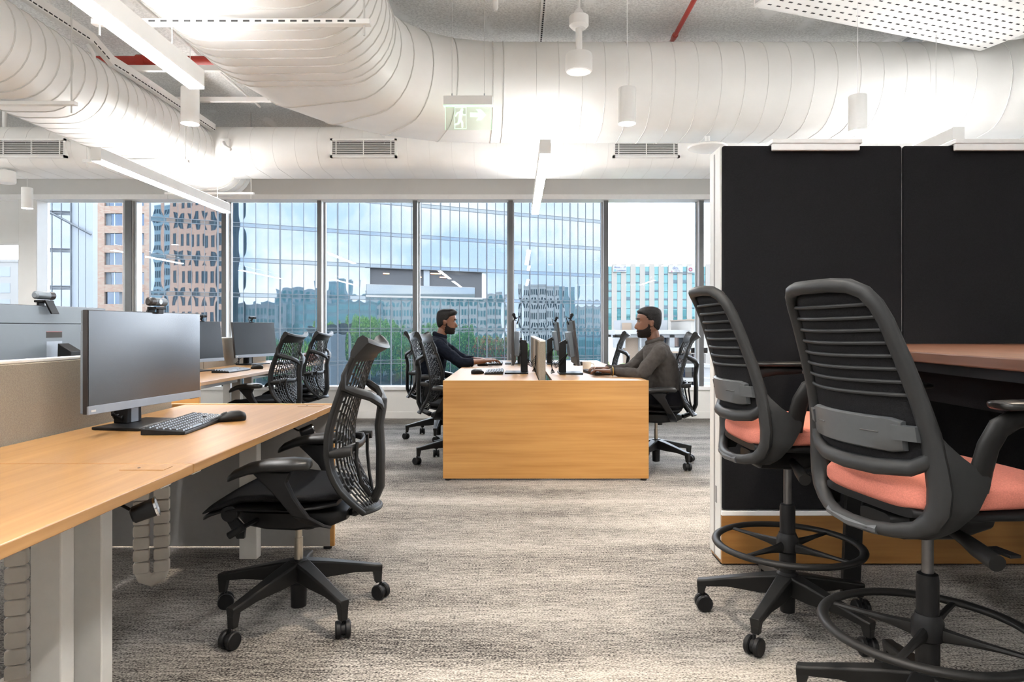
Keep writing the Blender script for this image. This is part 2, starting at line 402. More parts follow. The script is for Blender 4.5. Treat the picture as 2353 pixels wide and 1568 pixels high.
# main duct: comes from behind the camera, elbows right and runs along the room
ZM, RM = 2.915, .325
path = [(-1.30, -1.5, ZM), (-1.30, 1.2, ZM), (-1.30, 2.6, ZM), (-1.30, 4.12, ZM)]; fl_ = [.26, .26, .26, .25]
for k in range(1, 6):
    a = PI*k/10; path.append((-.20-1.10*math.cos(a), 4.135+1.10*math.sin(a), ZM)); fl_.append(.25-.024*k)
path += [(.2, 5.235, ZM), (1.8, 5.235, ZM), (3.4, 5.235, ZM)]; fl_ += [.13]*3
for k in range(1, 6):
    a = PI*k/10; path.append((3.4+.95*math.sin(a), 5.235-.95*(1-math.cos(a)), ZM)); fl_.append(.13)
path += [(4.35, 1.0, ZM)]; fl_ += [.13]
arc = 5.62; el = 1.10*PI/2
seams = [2.1+.115*k for k in range(31)]+[arc+.02, arc+el*.2, arc+el*.4, arc+el*.6, arc+el*.8, arc+el+.02, arc+el+.1]+[arc+el+.35+.163*k for k in range(20)]+[arc+el+3.75, arc+el+4.05, arc+el+4.35]
duct('main_air_duct', 'large white oval duct with elbow across the middle of the ceiling', path, fl_, RM, seams, faint=arc+el+.15)
# duct by the windows
ZD2 = 2.90
duct('window_air_duct', 'long white duct with grilles running parallel to the windows', [(XL+.05, 6.95, ZD2), (-3, 6.95, ZD2), (1, 6.95, ZD2), (XR-.05, 6.95, ZD2)], [.2]*4, .205,
     [.35+.215*k for k in range(60)], bead=.0025, faint=0)
# left duct running towards the windows
duct('left_air_duct', 'ribbed white duct running along the left towards the windows', [(-3.26, -1.2, 2.84), (-3.26, 2, 2.84), (-3.26, 6.4, 2.84), (-3.26, 7.5, 2.84), (-3.22, 7.62, 2.86)], [.11, .11, .11, .10, .03], .265,
     [3.6+.128*k for k in range(40)])
# grilles on the window duct
for i, (pa, pb) in enumerate([(0, 147), (764, 907), (1413, 1557), (2292, 2420)]):
    d = 6.545; xa, xb = (pa-VX)*d/F, (pb-VX)*d/F; xc = (xa+xb)/2; hw = (xb-xa)/2
    g = thing('air_grille', 'slatted air grille on the window duct ' + ['at the far left', 'behind the elbow of the big duct', 'above the right window bays', 'above the high table'][i], 'grille', (xc, d, 2.85), 0, 'grilles on the window duct')
    MB().bb(-hw, hw, .0, .03, -.075, .075).build('grille_backing', m_gdark, g, smooth=0)
    MB().bb(-hw-.02, hw+.02, -.012, .03, .07, .09).bb(-hw-.02, hw+.02, -.012, .03, -.09, -.07).bb(-hw-.02, -hw, -.012, .03, -.09, .09).bb(hw, hw+.02, -.012, .03, -.09, .09).build('grille_frame', m_duct, g, smooth=0)
    for k in range(7): MB().bb(-hw, hw, -.010, .012, -.003, .003).build('slat', m_duct, g, smooth=0, loc=(0, 0, -.06+.02*k))
    for f in (-.88, 0, .88): MB().bb(hw*f-.004, hw*f+.004, -.012, .012, -.07, .07).build('grille_bar', m_duct, g, smooth=0)
# hangers
def hanger(label, x0, x1, y, z, slots=True, zt=ZC):
    h = thing('duct_hanger', label, 'hanger', ((x0+x1)/2, y, z)); hw = (x1-x0)/2
    MB().bb(-hw, hw, -.02, .02, -.012, .012).build('strut', m_white, h, smooth=0, bevel=.002)
    for s in (-1, 1): MB().cyl((s*(hw-.03), 0, -.06), (s*(hw-.03), 0, zt-z), .005, n=8).build('threaded_rod', m_seam, h)
    if slots:
        b = MB(); k = -hw+.05
        while k < hw-.05: b.bb(k, k+.03, -.0215, -.019, -.004, .004); k += .055
        tag(b.build('slots', m_slot, h, smooth=0), kind='stuff')
hanger('slotted strut hanger under the big duct near the camera', -1.98, -.68, 3.2, 2.555)
hanger('plain strut hanger under the left duct, nearer one', -3.70, -2.80, 4.35, 2.555, False)
hanger('plain strut hanger under the left duct, middle one', -3.70, -2.80, 5.85, 2.555, False)
hanger('plain strut hanger under the left duct, farthest one', -3.72, -2.78, 7.25, 2.555, False)

# ================================================================== ceiling services
def strut(name, label, pts, wx, wz, holes=0.0, mat=m_white, slot=.03, side=False):
    o = Vector(pts[0]); t = thing(name, label, 'cable channel', o)
    P = [Vector(p)-o for p in pts]
    rings = []
    for i in range(len(P)):
        tt = (P[min(i+1, len(P)-1)]-P[max(i-1, 0)]).normalized(); s = tt.cross(Vector((0,0,1))).normalized()
        rings.append([tuple(P[i]+s*a+Vector((0,0,b))) for a, b in ((-wx,-wz),(wx,-wz),(wx,wz),(-wx,wz))])
    MB().loft(rings).build('channel', mat, t, smooth=0)
    if holes:
        b = MB()
        for p, q in zip(P, P[1:]):
            Ln = (q-p).length; tt = (q-p).normalized(); s = tt.cross(Vector((0,0,1))).normalized(); up = s.cross(tt); k = .02
            Mx = Matrix(((s.x, tt.x, up.x, 0), (s.y, tt.y, up.y, 0), (s.z, tt.z, up.z, 0), (0,0,0,1)))
            while k < Ln-slot:
                if side: b.box((wx+.001, k, -wz+.012), (.004, slot, .008), Matrix.Translation(p) @ Mx)
                else: b.box((0, k, -wz-.001), (.012, slot, .004), Matrix.Translation(p) @ Mx)
                k += holes
        tag(b.build('slots', m_slot, t, smooth=0), kind='stuff')
    return t
strut('cable_channel', 'white slotted cable channel kinking along the left ceiling', [(-2.98, 3.9, 3.14), (-2.95, 4.75, 3.14), (-2.93, 4.95, 3.06), (-2.92, 5.15, 3.06), (-2.92, 6.6, 3.06)], .02, .035, .045, side=True)
strut('strut_channel', 'slotted white strut fixed flat under the ceiling beside the exit sign', [(.20, 4.4, ZC-.012), (.20, 5.6, ZC-.012)], .022, .012, .035, slot=.018)
strut('strut_channel', 'white strut crossing above the left duct, nearer one', [(-3.4, 5.25, 3.12), (-2.05, 5.25, 3.12)], .02, .02)
strut('strut_channel', 'white strut crossing above the left duct, farther one', [(-3.3, 6.35, 3.25), (-1.6, 6.35, 3.25)], .02, .02)
t = thing('conduit', 'curved white conduit looping off the cable channel', 'conduit', (-3.0, 4.75, 3.1))
MB().tube([(.02,0,.0), (.05,.02,-.06), (.05,.03,-.13), (.02,.03,-.19), (-.03,.03,-.22)], .014, 8).build('pipe', m_white, t)
def pipe(name, label, a, b, r, mat, joints=()):
    t = thing(name, label, 'pipe', a); b = Vector(b)-Vector(a)
    MB().cyl((0,0,0), b, r, n=14).build('pipe', mat, t)
    for f in joints:
        c = b*f; u = b.normalized()*.03; MB().cyl(c-u, c+u, r*1.3, n=14).build('coupling', mat, t)
pipe('sprinkler_pipe', 'red sprinkler pipe crossing above the left duct', (-3.75, 5.45, 3.26), (-1.75, 5.45, 3.26), .036, m_red, (.38,))
pipe('sprinkler_pipe', 'thin red sprinkler pipe on the ceiling right of the pendants', (1.20, 3.6, 3.33), (1.20, 6.6, 3.33), .017, m_red, (.52,))
pipe('conduit', 'thin white conduit along the ceiling at the far left', (-2.55, 3.6, 3.33), (-2.55, 6.8, 3.33), .012, m_white)
# perforated tray at the top right
t = thing('perforated_tray', 'white perforated cable tray at the upper right of the ceiling', 'cable tray', (2.6, 4.2, 3.08), math.radians(20))
tb = MB().bb(-1.1, .85, -.34, .34, 0, .012).bb(-1.1, .85, -.35, -.338, 0, .07).bb(-1.1, .85, .338, .35, 0, .07); tb.build('tray', m_white, t, smooth=0)
b = MB()
for i in range(29):
    for j in range(10): b.box((-1.06+.066*i+(.033 if j % 2 else 0), -.30+.066*j, -.0005), (.026, .010, .003))
tag(b.build('perforations', m_slot, t, smooth=0), kind='stuff')
t = thing('ceiling_bracket', 'grey metal ceiling bracket beyond the perforated tray', 'bracket', (3.15, 5.35, ZC))
MB().bb(-.06, .06, -.7, .5, -.03, 0).build('rail', m_alug, t, smooth=0); MB().bb(.12, .16, -.7, .5, -.05, 0).build('rail', m_white, t, smooth=0)
# detectors and speakers
def disc_pendant(label, x, y, zb, r, zt=ZC):
    t = thing('ceiling_speaker', label, 'speaker', (x, y, zb))
    MB().lathe([(r*.6,0),(r*.93,.0),(r,.012),(r,.105),(r*.93,.118),(.02,.12)]).build('housing', m_white, t)
    MB().lathe([(r*.86,-.002),(r*.86,.002)]).build('speaker_face', m_frame, t)
    MB().cyl((0,0,.11), (0,0,zt-zb-.07), .022, n=14).build('stem', m_white, t)
    if zt < ZC: MB().cyl((0,0,zt-zb-.02), (0,0,ZC-zb), .010, n=10).build('drop_rod', m_white, t)
    MB().lathe([(r*.5,zt-zb-.13),(r*.72,zt-zb-.11),(r*.72,zt-zb-.05),(r*.4,zt-zb-.03),(.02,zt-zb)]).build('canopy', m_white, t)
disc_pendant('white drum shaped ceiling speaker on a stem beside the central strut', .421, 4.55, 2.833, .090, 3.25)
disc_pendant('small white drum speaker high at the far left window', -5.05, 6.75, 2.56, .095, 3.42)
t = thing('smoke_detector', 'round white smoke detector on the ceiling above the exit sign', 'detector', (-.14, 4.72, ZC))
MB().bb(-.06,.06,-.04,.04,-.03,0).build('base', m_white, t, bevel=.006); MB().lathe([(.012,-.1),(.02,-.08),(.02,-.03)]).build('sensor', m_white, t); MB().bb(-.025,.025,-.042,-.038,-.022,-.014).build('lamp', m_red, t)
t = thing('smoke_detector', 'round detector with dark vents at the top left corner', 'detector', (-3.42, 4.5, 3.30))
MB().lathe([(.03,-.045),(.05,-.04),(.055,-.015),(.06,0),(.06,.12)]).build('base', m_white, t); MB().lathe([(.054,-.034),(.058,-.03),(.058,-.024),(.054,-.02)]).build('vent', m_slot, t)
t = thing('motion_sensor', 'small white motion sensor on the window duct', 'sensor', (-2.775, 6.50, 2.89))
MB().bb(-.045,.045,0,.06,-.045,.045).build('base', m_white, t, bevel=.006); MB().tube([(0,-.01,0),(.04,-.07,-.05),(.10,-.09,-.09)], .016, 8).build('sensor_head', m_white, t)
t = thing('access_point', 'flat white oval access point just above the partition corner', 'access point', (1.46, 5.2, 2.505))
MB().lathe([(.02,-.035),(.10,-.03),(.145,-.012),(.15,0),(.12,.012),(.03,.018)]).build('housing', m_frame, t); MB().cyl((0,0,.01),(0,0,.08),.02,n=12).build('mount', m_white, t)
# ================================================================== lamps
def linear(label, x, y0, y1, z=2.30, tops=(ZC, ZC)):
    t = thing('linear_pendant_light', label, 'light', (x, (y0+y1)/2, z), 0, 'linear pendant lights'); h = (y1-y0)/2
    MB().bb(-.036, .036, -h, h, .012, .095).build('housing', m_white, t, smooth=0, bevel=.002)
    MB().bb(-.033, .033, -h+.004, h-.004, 0, .0125).build('diffuser', m_led, t, smooth=0)
    MB().bb(-.028, .028, -h+.01, h-.01, .0955, .098).build('uplight', m_ledup, t, smooth=0)
    MB().bb(-.037, .037, -h-.004, -h, 0, .096).bb(-.037, .037, h, h+.004, 0, .096).build('end_cap', m_white, t, smooth=0)
    for s, zt in zip((-.8, .8), tops): MB().cyl((0, s*h, .09), (0, s*h, zt-z), .002, n=6).build('wire', m_seam, t)
    for s in (-.8, .8): MB().cyl((0, s*h, .09), (0, s*h, .12), .006, n=8).build('gripper', m_alug, t)
linear('bright linear lamp over the near left desks, largest and closest', -1.57, .95, 3.36, 2.30, (2.585, 2.585))
linear('linear lamp hanging over the far left desks below the ribbed duct', -2.95, 4.80, 6.97, 2.30, (2.66, 2.66))
linear('linear lamp hanging over the middle desks with the two men', .20, 4.60, 7.05, 2.30, (2.66, 2.69))
linear('linear lamp whose end peeks above the dark partition', 2.80, 4.32, 6.6)
linear('unseen linear lamp added over the aisle behind the viewpoint', .3, -1.6, .9)  # rest of the linear lamps: unseen, added to brighten the ceiling, ducts and foreground
linear('unseen linear lamp added near the far left wall', -5.6, 1.0, 3.4)
linear('unseen linear lamp added over the aisle just above the viewpoint', .3, 1.0, 2.3, 2.5)
linear('unseen linear lamp added behind the viewpoint on the left', -1.57, -2.2, .3, 2.30, (2.585, 2.585))
linear('unseen linear lamp added behind the viewpoint on the far left', -4.4, -1.6, .9)
linear('unseen linear lamp added behind the viewpoint on the right', 3.4, -2.2, .6)
linear('unseen linear lamp added by the windows at the far left', -6.1, 4.8, 6.97, 2.30, (ZC, 2.69))
linear('unseen linear lamp added at the far right behind the partition', 5.3, 3.8, 6.2)
def can(label, x, y, zb, energy=75, h=.215):
    t = thing('pendant_downlight', label, 'light', (x, y, zb), 0, 'white can pendants')
    r = .052
    MB().lathe([(r*.9,.004),(r,.0),(r,h-.004),(r*.97,h),(.01,h)]).build('can', m_white, t)
    MB().lathe([(r*.90,.0),(r*.90,.006)]).build('lens', m_spot, t)
    MB().cyl((0,0,h),(0,0,ZC-zb), .0022, n=6).build('cord', m_frame, t)
    MB().lathe([(.03,ZC-zb-.02),(.03,ZC-zb)]).build('canopy', m_white, t)
    ld = bpy.data.lights.new('spot', 'SPOT'); ld.energy = energy; ld.spot_size = math.radians(74); ld.spot_blend = .7; ld.color = (1, .84, .66); ld.shadow_soft_size = .045
    lo = bpy.data.objects.new('spot', ld); COL.objects.link(lo); lo.parent = t; lo.location = (0, 0, -.012)
can('white can pendant left of the elbow duct', -1.955, 4.1, 2.35)
can('white can pendant near the centre beside the ceiling speaker', .669, 4.1, 2.35)
can('white can pendant above the dark partition', 2.054, 4.1, 2.305)
can('white can pendant far left by the window column', -5.08, 7.1, 2.37, 55)
can('unseen white can pendant added over the aisle in front of the partition', .25, 2.15, 2.62, 140)  # last cans are out of view, added to light the front of the room
can('unseen white can pendant added over the aisle close to the viewpoint', -.1, .7, 2.62, 140)
can('unseen white can pendant added above the high table', 1.75, 2.3, 2.62, 75)
# exit sign
ex, ed = (1076-VX)*4.6/F, 4.6
t = thing('exit_sign', 'green glowing exit sign with running figure and right arrow', 'exit sign', (ex, ed, 2.50))
W = .165
MB().bb(-W, W, -.022, .022, .125, .185).build('sign_housing', m_white, t, smooth=0, bevel=.003)
MB().bb(-W-.003, W+.003, -.014, .014, .118, .125).build('light_edge', m_green, t, smooth=0)
pn = MB().bb(-W+.01, W-.01, -.004, .004, -.04, .12).build('acrylic_panel', m_acry, t, smooth=0)
MB().bb(-W+.009, -W+.012, -.005, .005, -.04, .12).build('panel_edge', m_green, t, smooth=0); MB().bb(W-.012, W-.009, -.005, .005, -.04, .12).build('panel_edge', m_green, t, smooth=0)
fy = -.0065
b = MB(); X = -.052; 
for q in ((X-.04, X-.036, -.035, .112), (X+.036, X+.04, -.035, .112), (X-.04, X+.04, .108, .112), (X-.04, X+.04, -.035, -.031)): b.bb(q[0], q[1], fy-.001, fy+.001, q[2], q[3])
b.build('door_mark', m_green, pn, smooth=0)
b = MB(); b.ball((X+.010, fy, .094), (.010, .0012, .010))
for pa, pb, ra, rb in (((.004,.078),(-.004,.03),.012,.011), ((.0,.078),(-.022,.072),.006,.005), ((-.022,.072),(-.032,.052),.005,.005), ((.008,.07),(.020,.058),.005,.005), ((.02,.058),(.034,.06),.005,.004), ((-.004,.03),(.012,.006),.009,.007), ((.012,.006),(.012,-.022),.007,.006), ((-.006,.03),(-.014,.002),.009,.007), ((-.014,.002),(-.036,-.006),.006,.006)):
    b.caps((X+pa[0], fy, pa[1]), (X+pb[0], fy, pb[1]), ra, rb, 8)
for v in b.v: v.y = fy+(v.y-fy)*.12
b.build('running_figure', m_green, pn)
Mx = Matrix.Rotation(PI/2, 4, 'X')
b = MB(); b.prism([(.012,.045),(.068,.045),(.052,.022),(.086,.022),(.122,.060),(.086,.098),(.052,.098),(.068,.075),(.012,.075)], -fy-.001, -fy+.001, Mx)
b.build('arrow_mark', m_green, pn, smooth=0)
for s in (-.66, .66): MB().cyl((s*W, 0, .185), (s*W, 0, ZC-2.5), .0018, n=6).build('wire', m_seam, t); MB().cyl((s*W, 0, .185), (s*W, 0, .205), .005, n=8).build('gripper', m_alug, t)
# ================================================================== desks
ZT = .735
def desk(label, x0, x1, y0, y1, front, group, offs=(.15, .13), woodm=None):
    xc, yc = (x0+x1)/2, (y0+y1)/2; hx, hy = (x1-x0)/2, (y1-y0)/2
    t = thing('desk', label, 'desk', (xc, yc, 0), 0, group)
    MB().bb(-hx, hx, -hy+.002, hy-.002, ZT-.028, ZT).build('desktop', woodm or m_oaky, t, smooth=0, bevel=.0025)
    for s in (-1, 1):
        y = -hy+offs[0] if s < 0 else hy-offs[1]
        MB().bb(-.043, .043, y-.029, y+.029, .0, .56).build('leg', m_leg, t, smooth=0, bevel=.004)
        MB().bb(-.039, .039, y-.025, y+.025, .56, ZT-.05).build('leg_upper', m_leg, t, smooth=0, bevel=.004)
        MB().bb(-hx+.06, hx-.06, y-.03, y+.03, ZT-.058, ZT-.028).build('bracket', m_leg, t, smooth=0, bevel=.003)
    MB().bb(-.03, .03, -hy+.19, hy-.19, ZT-.115, ZT-.045).build('beam', m_leg, t, smooth=0, bevel=.003)
    MB().bb(front*.10-.03, front*.10+.03, -hy+.30, -hy+.48, ZT-.075, ZT-.04).build('control_box', m_leg, t, smooth=0, bevel=.006)
    pc = MB().bb(front*(hx-.10)-.06, front*(hx-.10)+.06, hy-.09, hy-.04, ZT, ZT+.0015).build('cover_plate', m_oaky, t, smooth=0)
    MB().lathe([(.004, 0), (.004, .001)], 10, (front*(hx-.12), hy-.065, ZT+.0012)).build('cover_hole', m_slot, pc, smooth=0)
    return t
def paddle(label, x, y, front, z=ZT-.028):
    """small adjuster hanging under the desk edge, chrome face turned outwards"""
    t = thing('desk_adjuster', label, 'desk control', (x, y, z), PI/2 if front > 0 else -PI/2, 'desk height adjusters')
    Mx = Matrix.Translation((0, -.045, -.045)) @ Matrix.Rotation(math.radians(25), 4, 'Z') @ Matrix.Rotation(math.radians(-18), 4, 'X')
    def rr(hw, hh, y): return [(hw*math.copysign(abs(math.cos(a))**.6, math.cos(a)), y, hh*math.copysign(abs(math.sin(a))**.6, math.sin(a))) for a in [2*PI*k/20 for k in range(20)]]
    MB().loft([rr(.020,.015,.055), rr(.025,.020,.05), rr(.027,.022,-.002)], M=Mx).build('knob', m_black, t)
    MB().loft([rr(.029,.024,-.0005), rr(.029,.024,-.006), rr(.024,.019,-.006), rr(.024,.019,-.0005)], False, True, Mx).build('chrome_rim', m_chromebr, t)
    MB().loft([rr(.024,.019,-.002), rr(.024,.019,-.004)], M=Mx).build('glossy_face', m_chin, t)
    MB().tube([(0,.09,.002),(0,.06,-.03),(0,.02,-.052),(0,-.01,-.05)], .005, 8, flat=.004).build('bracket', m_black, t)
    return t
def divider(label, x, y0, y1, z0, z1, cuts, th=.02):
    t = thing('desk_divider', label, 'desk divider', (x, (y0+y1)/2, z0)); ym = (y0+y1)/2
    ys = [y0]+cuts+[y1]
    for a, b in zip(ys, ys[1:]):
        p = MB().bb(-th, th, a-ym+.004, b-ym-.004, 0, z1-z0-.012).build('felt_panel', m_felt, t, smooth=0, bevel=.004)
        MB().bb(-th*.96, th*.96, a-ym+.004, b-ym-.004, z1-z0-.012, z1-z0).build('top_trim', m_felttrim, p, smooth=0, bevel=.003)
    return t
def end_panel(label, x0, x1, y, z1=ZT+.002, zf=.012, inner=True):
    t = thing('end_panel', label, 'desk panel', ((x0+x1)/2, y, 0)); h = (x1-x0)/2
    MB().bb(-h, h, 0, .025, zf, z1).build('board', m_oakx, t, smooth=0, bevel=.0015)
    if inner: MB().bb(-h+.002, h-.02, -.004, 0, zf+.002, z1-.03).build('grey_lining', m_panelgrey, t, smooth=0)
    for s in (-1, 1): MB().cyl((s*(h-.035), .0125, 0), (s*(h-.035), .0125, zf), .022, n=14).build('foot', m_black, t)
    return t
G1 = 'desks of the near left bench'; G2 = 'desks of the far left bench'; G3 = 'desks of the middle bench'
XF1, XB1 = -.92, -1.69
desk('oak desk at the lower left corner, closest to the viewpoint', XB1+.012, XF1, .45, 1.95, 1, G1, (.15, .035))
desk('oak desk on the left carrying the large monitor and keyboard', XB1+.012, XF1, 1.95, 3.47, 1, G1)
desk('oak desk hidden behind the beige divider at the lower left', -2.49, XB1-.052, .45, 1.95, -1, G1)
desk('oak desk behind the beige divider under the monitor seen from behind', -2.49, XB1-.052, 1.95, 3.47, -1, G1)
divider('beige felt divider with cream top edge between the near left desks', XB1-.02, .45, 3.36, .66, 1.015, [1.95])
end_panel('grey lined oak end panel of the near left bench', -2.49, -.925, 3.475, inner=True)
paddle('black desk adjuster with chrome face under the closest desk edge', XF1-.055, 1.76, 1)
paddle('black desk adjuster with chrome face near the far corner of the left desk', XF1-.055, 3.12, 1)
# far left bench
X2F, X2C, Y2a, Y2m, Y2b = -2.26, -3.02, 4.90, 6.56, 8.26
desk('nearer oak desk of the far left bench, right side', X2C+.03, X2F, Y2a, Y2m, 1, G2)
desk('farther oak desk of the far left bench touching the window', X2C+.03, X2F, Y2m, Y2b, 1, G2)
desk('nearer oak desk on the hidden side of the far left bench', X2C-.79, X2C-.03, Y2a, Y2m, -1, G2)
desk('farther oak desk on the hidden side of the far left bench', X2C-.79, X2C-.03, Y2m, Y2b, -1, G2)
divider('pale felt divider along the far left bench', X2C, Y2a+.05, Y2b-.05, .66, 1.03, [Y2m])
end_panel('oak end panel of the far left bench behind the large monitor', X2C-.79, X2F, Y2a-.027, inner=False)
paddle('black desk adjuster at the window end of the far left bench', X2F-.055, 7.95, 1)
# middle bench
X3L, X3C, X3R, Y3a, Y3m, Y3b = -.537, .222, .982, 5.04, 6.64, 8.26
desk('oak desk of the middle bench with a free keyboard and mouse', X3L, X3C-.05, Y3a+.028, Y3m, -1, G3)
desk('oak desk of the middle bench where the man in navy types', X3L, X3C-.05, Y3m, Y3b, -1, G3)
desk('oak desk of the middle bench where the man in taupe types', X3C+.05, X3R, Y3a+.028, Y3m, 1, G3)
desk('oak desk of the middle bench at the far right by the window', X3C+.05, X3R, Y3m, Y3b, 1, G3)
divider('cream felt divider running down the middle bench between the monitors', X3C-.02, Y3a+.06, Y3b-.05, .68, 1.033, [Y3m], .022)
end_panel('wide plain oak end panel of the middle bench facing the viewpoint', X3L, X3R, Y3a, inner=False)

# ================================================================== partition and high table
px0, pd0, pd1, pz = .975, 3.24, 3.415, 1.99
pt = thing('acoustic_partition', 'tall dark acoustic partition with white frame and oak plinth', 'partition', (px0, pd0, 0))
PW = 4.6
MB().bb(0, PW, .012, pd1-pd0, .236, pz-.006).build('core', m_white, pt, smooth=0)
MB().bb(-.004, .012, .004, pd1-pd0+.004, .02, pz).build('side_frame', m_pframe, pt, smooth=0, bevel=.006)
MB().bb(-.0055, -.003, .085, .105, .02, pz-.02).build('side_seam', m_panelgrey, pt, smooth=0)
for za, zb in ((.98, 1.12), (.28, .36)):
    MB().bb(-.007, -.003, .055, .075, za, zb).build('hinge_recess', m_panelgrey, pt, smooth=0)
    if za > .5: MB().bb(-.007, -.003, .13, .15, za, zb).build('hinge_recess', m_panelgrey, pt, smooth=0)
for a, b in ((.003, .853), (.861, 1.75), (1.758, 2.65), (2.658, 3.6), (3.608, 4.6)):
    MB().bb(a, b, -.012, .014, .262, pz-.002).build('felt_panel', m_dark, pt, smooth=0, bevel=.012, seg=3)
MB().bb(0, PW, -.014, .012, .236, .258).build('white_strip', m_frame, pt, smooth=0, bevel=.002)
for k, (a, b) in enumerate(((0, 1.55), (1.555, 3.1), (3.105, 4.6))):
    MB().bb(a, b, -.012, pd1-pd0-.01, .008, .236).build('plinth_board', m_plinth, pt, smooth=0, bevel=.002)
MB().bb(0, PW, .01, .15, 0, .01).build('foot', m_black, pt, smooth=0)
for lb, a, b in (('short white uplight bar on top of the partition, left one', 1765, 1970), ('long white uplight bar on top of the partition at the right edge', 2180, 2560)):
    xa, xb = (a-VX)*pd0/F, (b-VX)*pd0/F
    t = thing('uplight_bar', lb, 'light', ((xa+xb)/2, pd0-.02, pz)); h = (xb-xa)/2
    MB().bb(-h+.01, h-.01, .0, .06, .018, .022).build('uplight', m_ledup, t, smooth=0)
    MB().bb(-h, h, -.032, .10, -.002, .018).build('top_plate', m_frame, t, smooth=0, bevel=.003)
    MB().bb(-h+.004, h-.01, -.026, -.006, -.034, -.002).build('front_lip', m_frame, t, smooth=0, bevel=.004)
tb = thing('high_table', 'high walnut table with black base at the right edge', 'table', (1.9, 2.2, 0))
ed = [(-.56, 1.02), (-.60, .55), (-.645, .1), (-.68, -.3), (-.70, -.7), (-.67, -1.15), (-.60, -1.25), (.75, -1.25), (.8, -1.1), (.8, 1.02)]
MB().prism(ed, 1.018, 1.050).build('tabletop', m_walnut, tb, smooth=0, bevel=.004)
MB().prism([(x*.93, y*.97) for x, y in ed], .985, 1.018).build('under_board', m_black, tb, smooth=0)
MB().bb(-.40, .62, -1.0, .98, .86, .985).build('apron', m_dark, tb, smooth=0)
for (xa, ya) in ((-.50, .66), (.6, .66), (-.50, -.95), (.6, -.95)):
    Mx = Matrix.Shear('XY', 4, (.045 if xa < 0 else -.045, 0))
    MB().bb(-.037, .037, -.012, .012, 0, .82, Matrix.Translation((xa, ya, 0)) @ Mx).build('leg', m_black, tb, smooth=0, bevel=.002)

# ================================================================== office equipment
def monitor(label, loc, rz, flat=False, tilt=0, cables=True):
    t = thing('monitor', label, 'monitor', loc, rz, 'office monitors')
    W = .325; Rt = Matrix.Translation((0, 0, .265)) @ Matrix.Rotation(math.radians(tilt), 4, 'X') @ Matrix.Translation((0, 0, -.265))
    p = MB().bb(-W, W, 0, .020, .082, .452, Rt).build('panel', m_mon, t, smooth=0, bevel=.002)
    MB().bb(-W+.004, W-.004, -.0015, .002, .112, .449, Rt).build('screen', m_screen, p, smooth=0)
    MB().bb(-W, W, -.004, .004, .081, .111, Rt).build('chin', m_chin, p, smooth=0, bevel=.001)
    MB().bb(-W+.012, -W+.034, -.0046, -.0036, .090, .097, Rt).build('chin_mark', m_leg, p, smooth=0)
    MB().bb(W-.075, W-.015, -.0035, .0, .0795, .082, Rt).build('buttons', m_black, p, smooth=0)
    if flat:
        MB().bb(-W+.001, W-.001, .019, .030, .085, .375, Rt).build('back_cover', m_monback, t, smooth=0, bevel=.002)
        MB().bb(-W+.001, W-.001, .019, .028, .377, .450, Rt).build('back_cover', m_monback, t, smooth=0, bevel=.002)
        MB().bb(-.044, .044, .0295, .0308, .318, .342, Rt).build('cable_slot', m_slot, t, smooth=0)
        MB().bb(-.044, .044, .0300, .0312, .342, .3435, Rt).build('slot_edge', m_red, t, smooth=0)
        MB().bb(-.044, .044, .0295, .0315, .235, .303, Rt).build('mount_plate', m_chin, t, smooth=0, bevel=.001)
        MB().bb(-.05, .05, .03, .085, .21, .235).build('hinge', m_black, t, smooth=0, bevel=.006)
        MB().add([(-.045,.03,.235),(.045,.03,.235),(.075,.12,.205),(-.03,.12,.215),(-.045,.03,.215),(.045,.03,.215),(.075,.12,.195),(-.03,.12,.195)], [(0,1,2,3),(7,6,5,4),(0,4,5,1),(1,5,6,2),(2,6,7,3),(3,7,4,0)]).build('neck_cover', m_blacks, t, smooth=0, bevel=.003)
    else:
        MB().bb(-.17, .17, .018, .058, .150, .362, Rt).build('back_cover', m_monback, t, smooth=0, bevel=.006)
        MB().bb(.10, .13, .0575, .0595, .315, .345, Rt).build('vent', m_slot, t, smooth=0)
        MB().bb(-.03, .03, .05, .12, .262, .285, Rt).build('hinge', m_black, t, smooth=0, bevel=.004)
    MB().add([(-.042,.070,.012),(.042,.070,.012),(.042,.130,.012),(-.042,.130,.012),(-.032,.070,.295),(.032,.070,.295),(.032,.128,.262),(-.032,.128,.262)], [(3,2,1,0),(4,5,6,7),(0,1,5,4),(1,2,6,5),(2,3,7,6),(3,0,4,7)]).build('neck', m_black, t, smooth=0, bevel=.003)
    MB().bb(-.02, .02, .068, .0705, .014, .20).build('neck_face', m_chin, t, smooth=0)
    MB().bb(-.15, .15, -.065, .135, 0, .011).build('stand_base', m_black, t, smooth=0, bevel=.003)
    if cables:
        for i in range(4):
            rnd = random.Random(i*5+3); a = rnd.uniform(-.1, .1)
            MB().tube([(a*.4, .055, .17), (a, .09+.02*i, .10), (a*1.5, .16, .05+.01*i), (a*.6, .20, .09+.02*i), (a*.2-.02, .19, .045), (a, .17+.01*i, .012), (a*1.6, .20, .006)], .0033, 6).build('cable', m_black, t)
    return t
RM_ = math.radians
mon0 = monitor('large monitor with dark glossy screen on the near left desk', (-1.455, 2.72, ZT+.0008), RM_(81.3), True, 0, False)
MB().tube([(.02,.12,.06),(-.05,.13,.07),(-.07,.11,.05),(-.05,.09,.03),(-.02,.10,.05),(-.055,.12,.035)], .007, 8).build('cable_bundle', m_black, mon0)
monb = monitor('monitor seen from behind above the beige divider', (-1.975, 2.88, ZT+.03), RM_(-94.4), True, 0, False)
monb.location.z = ZT
for c in monb.children:
    if c.name.split('.')[0] != 'stand_base': c.location.z = .03
monp = monitor('tilted monitor in front of the man in taupe, seen edge on', (.50, 5.86, ZT+.0008), RM_(90), False, -7)
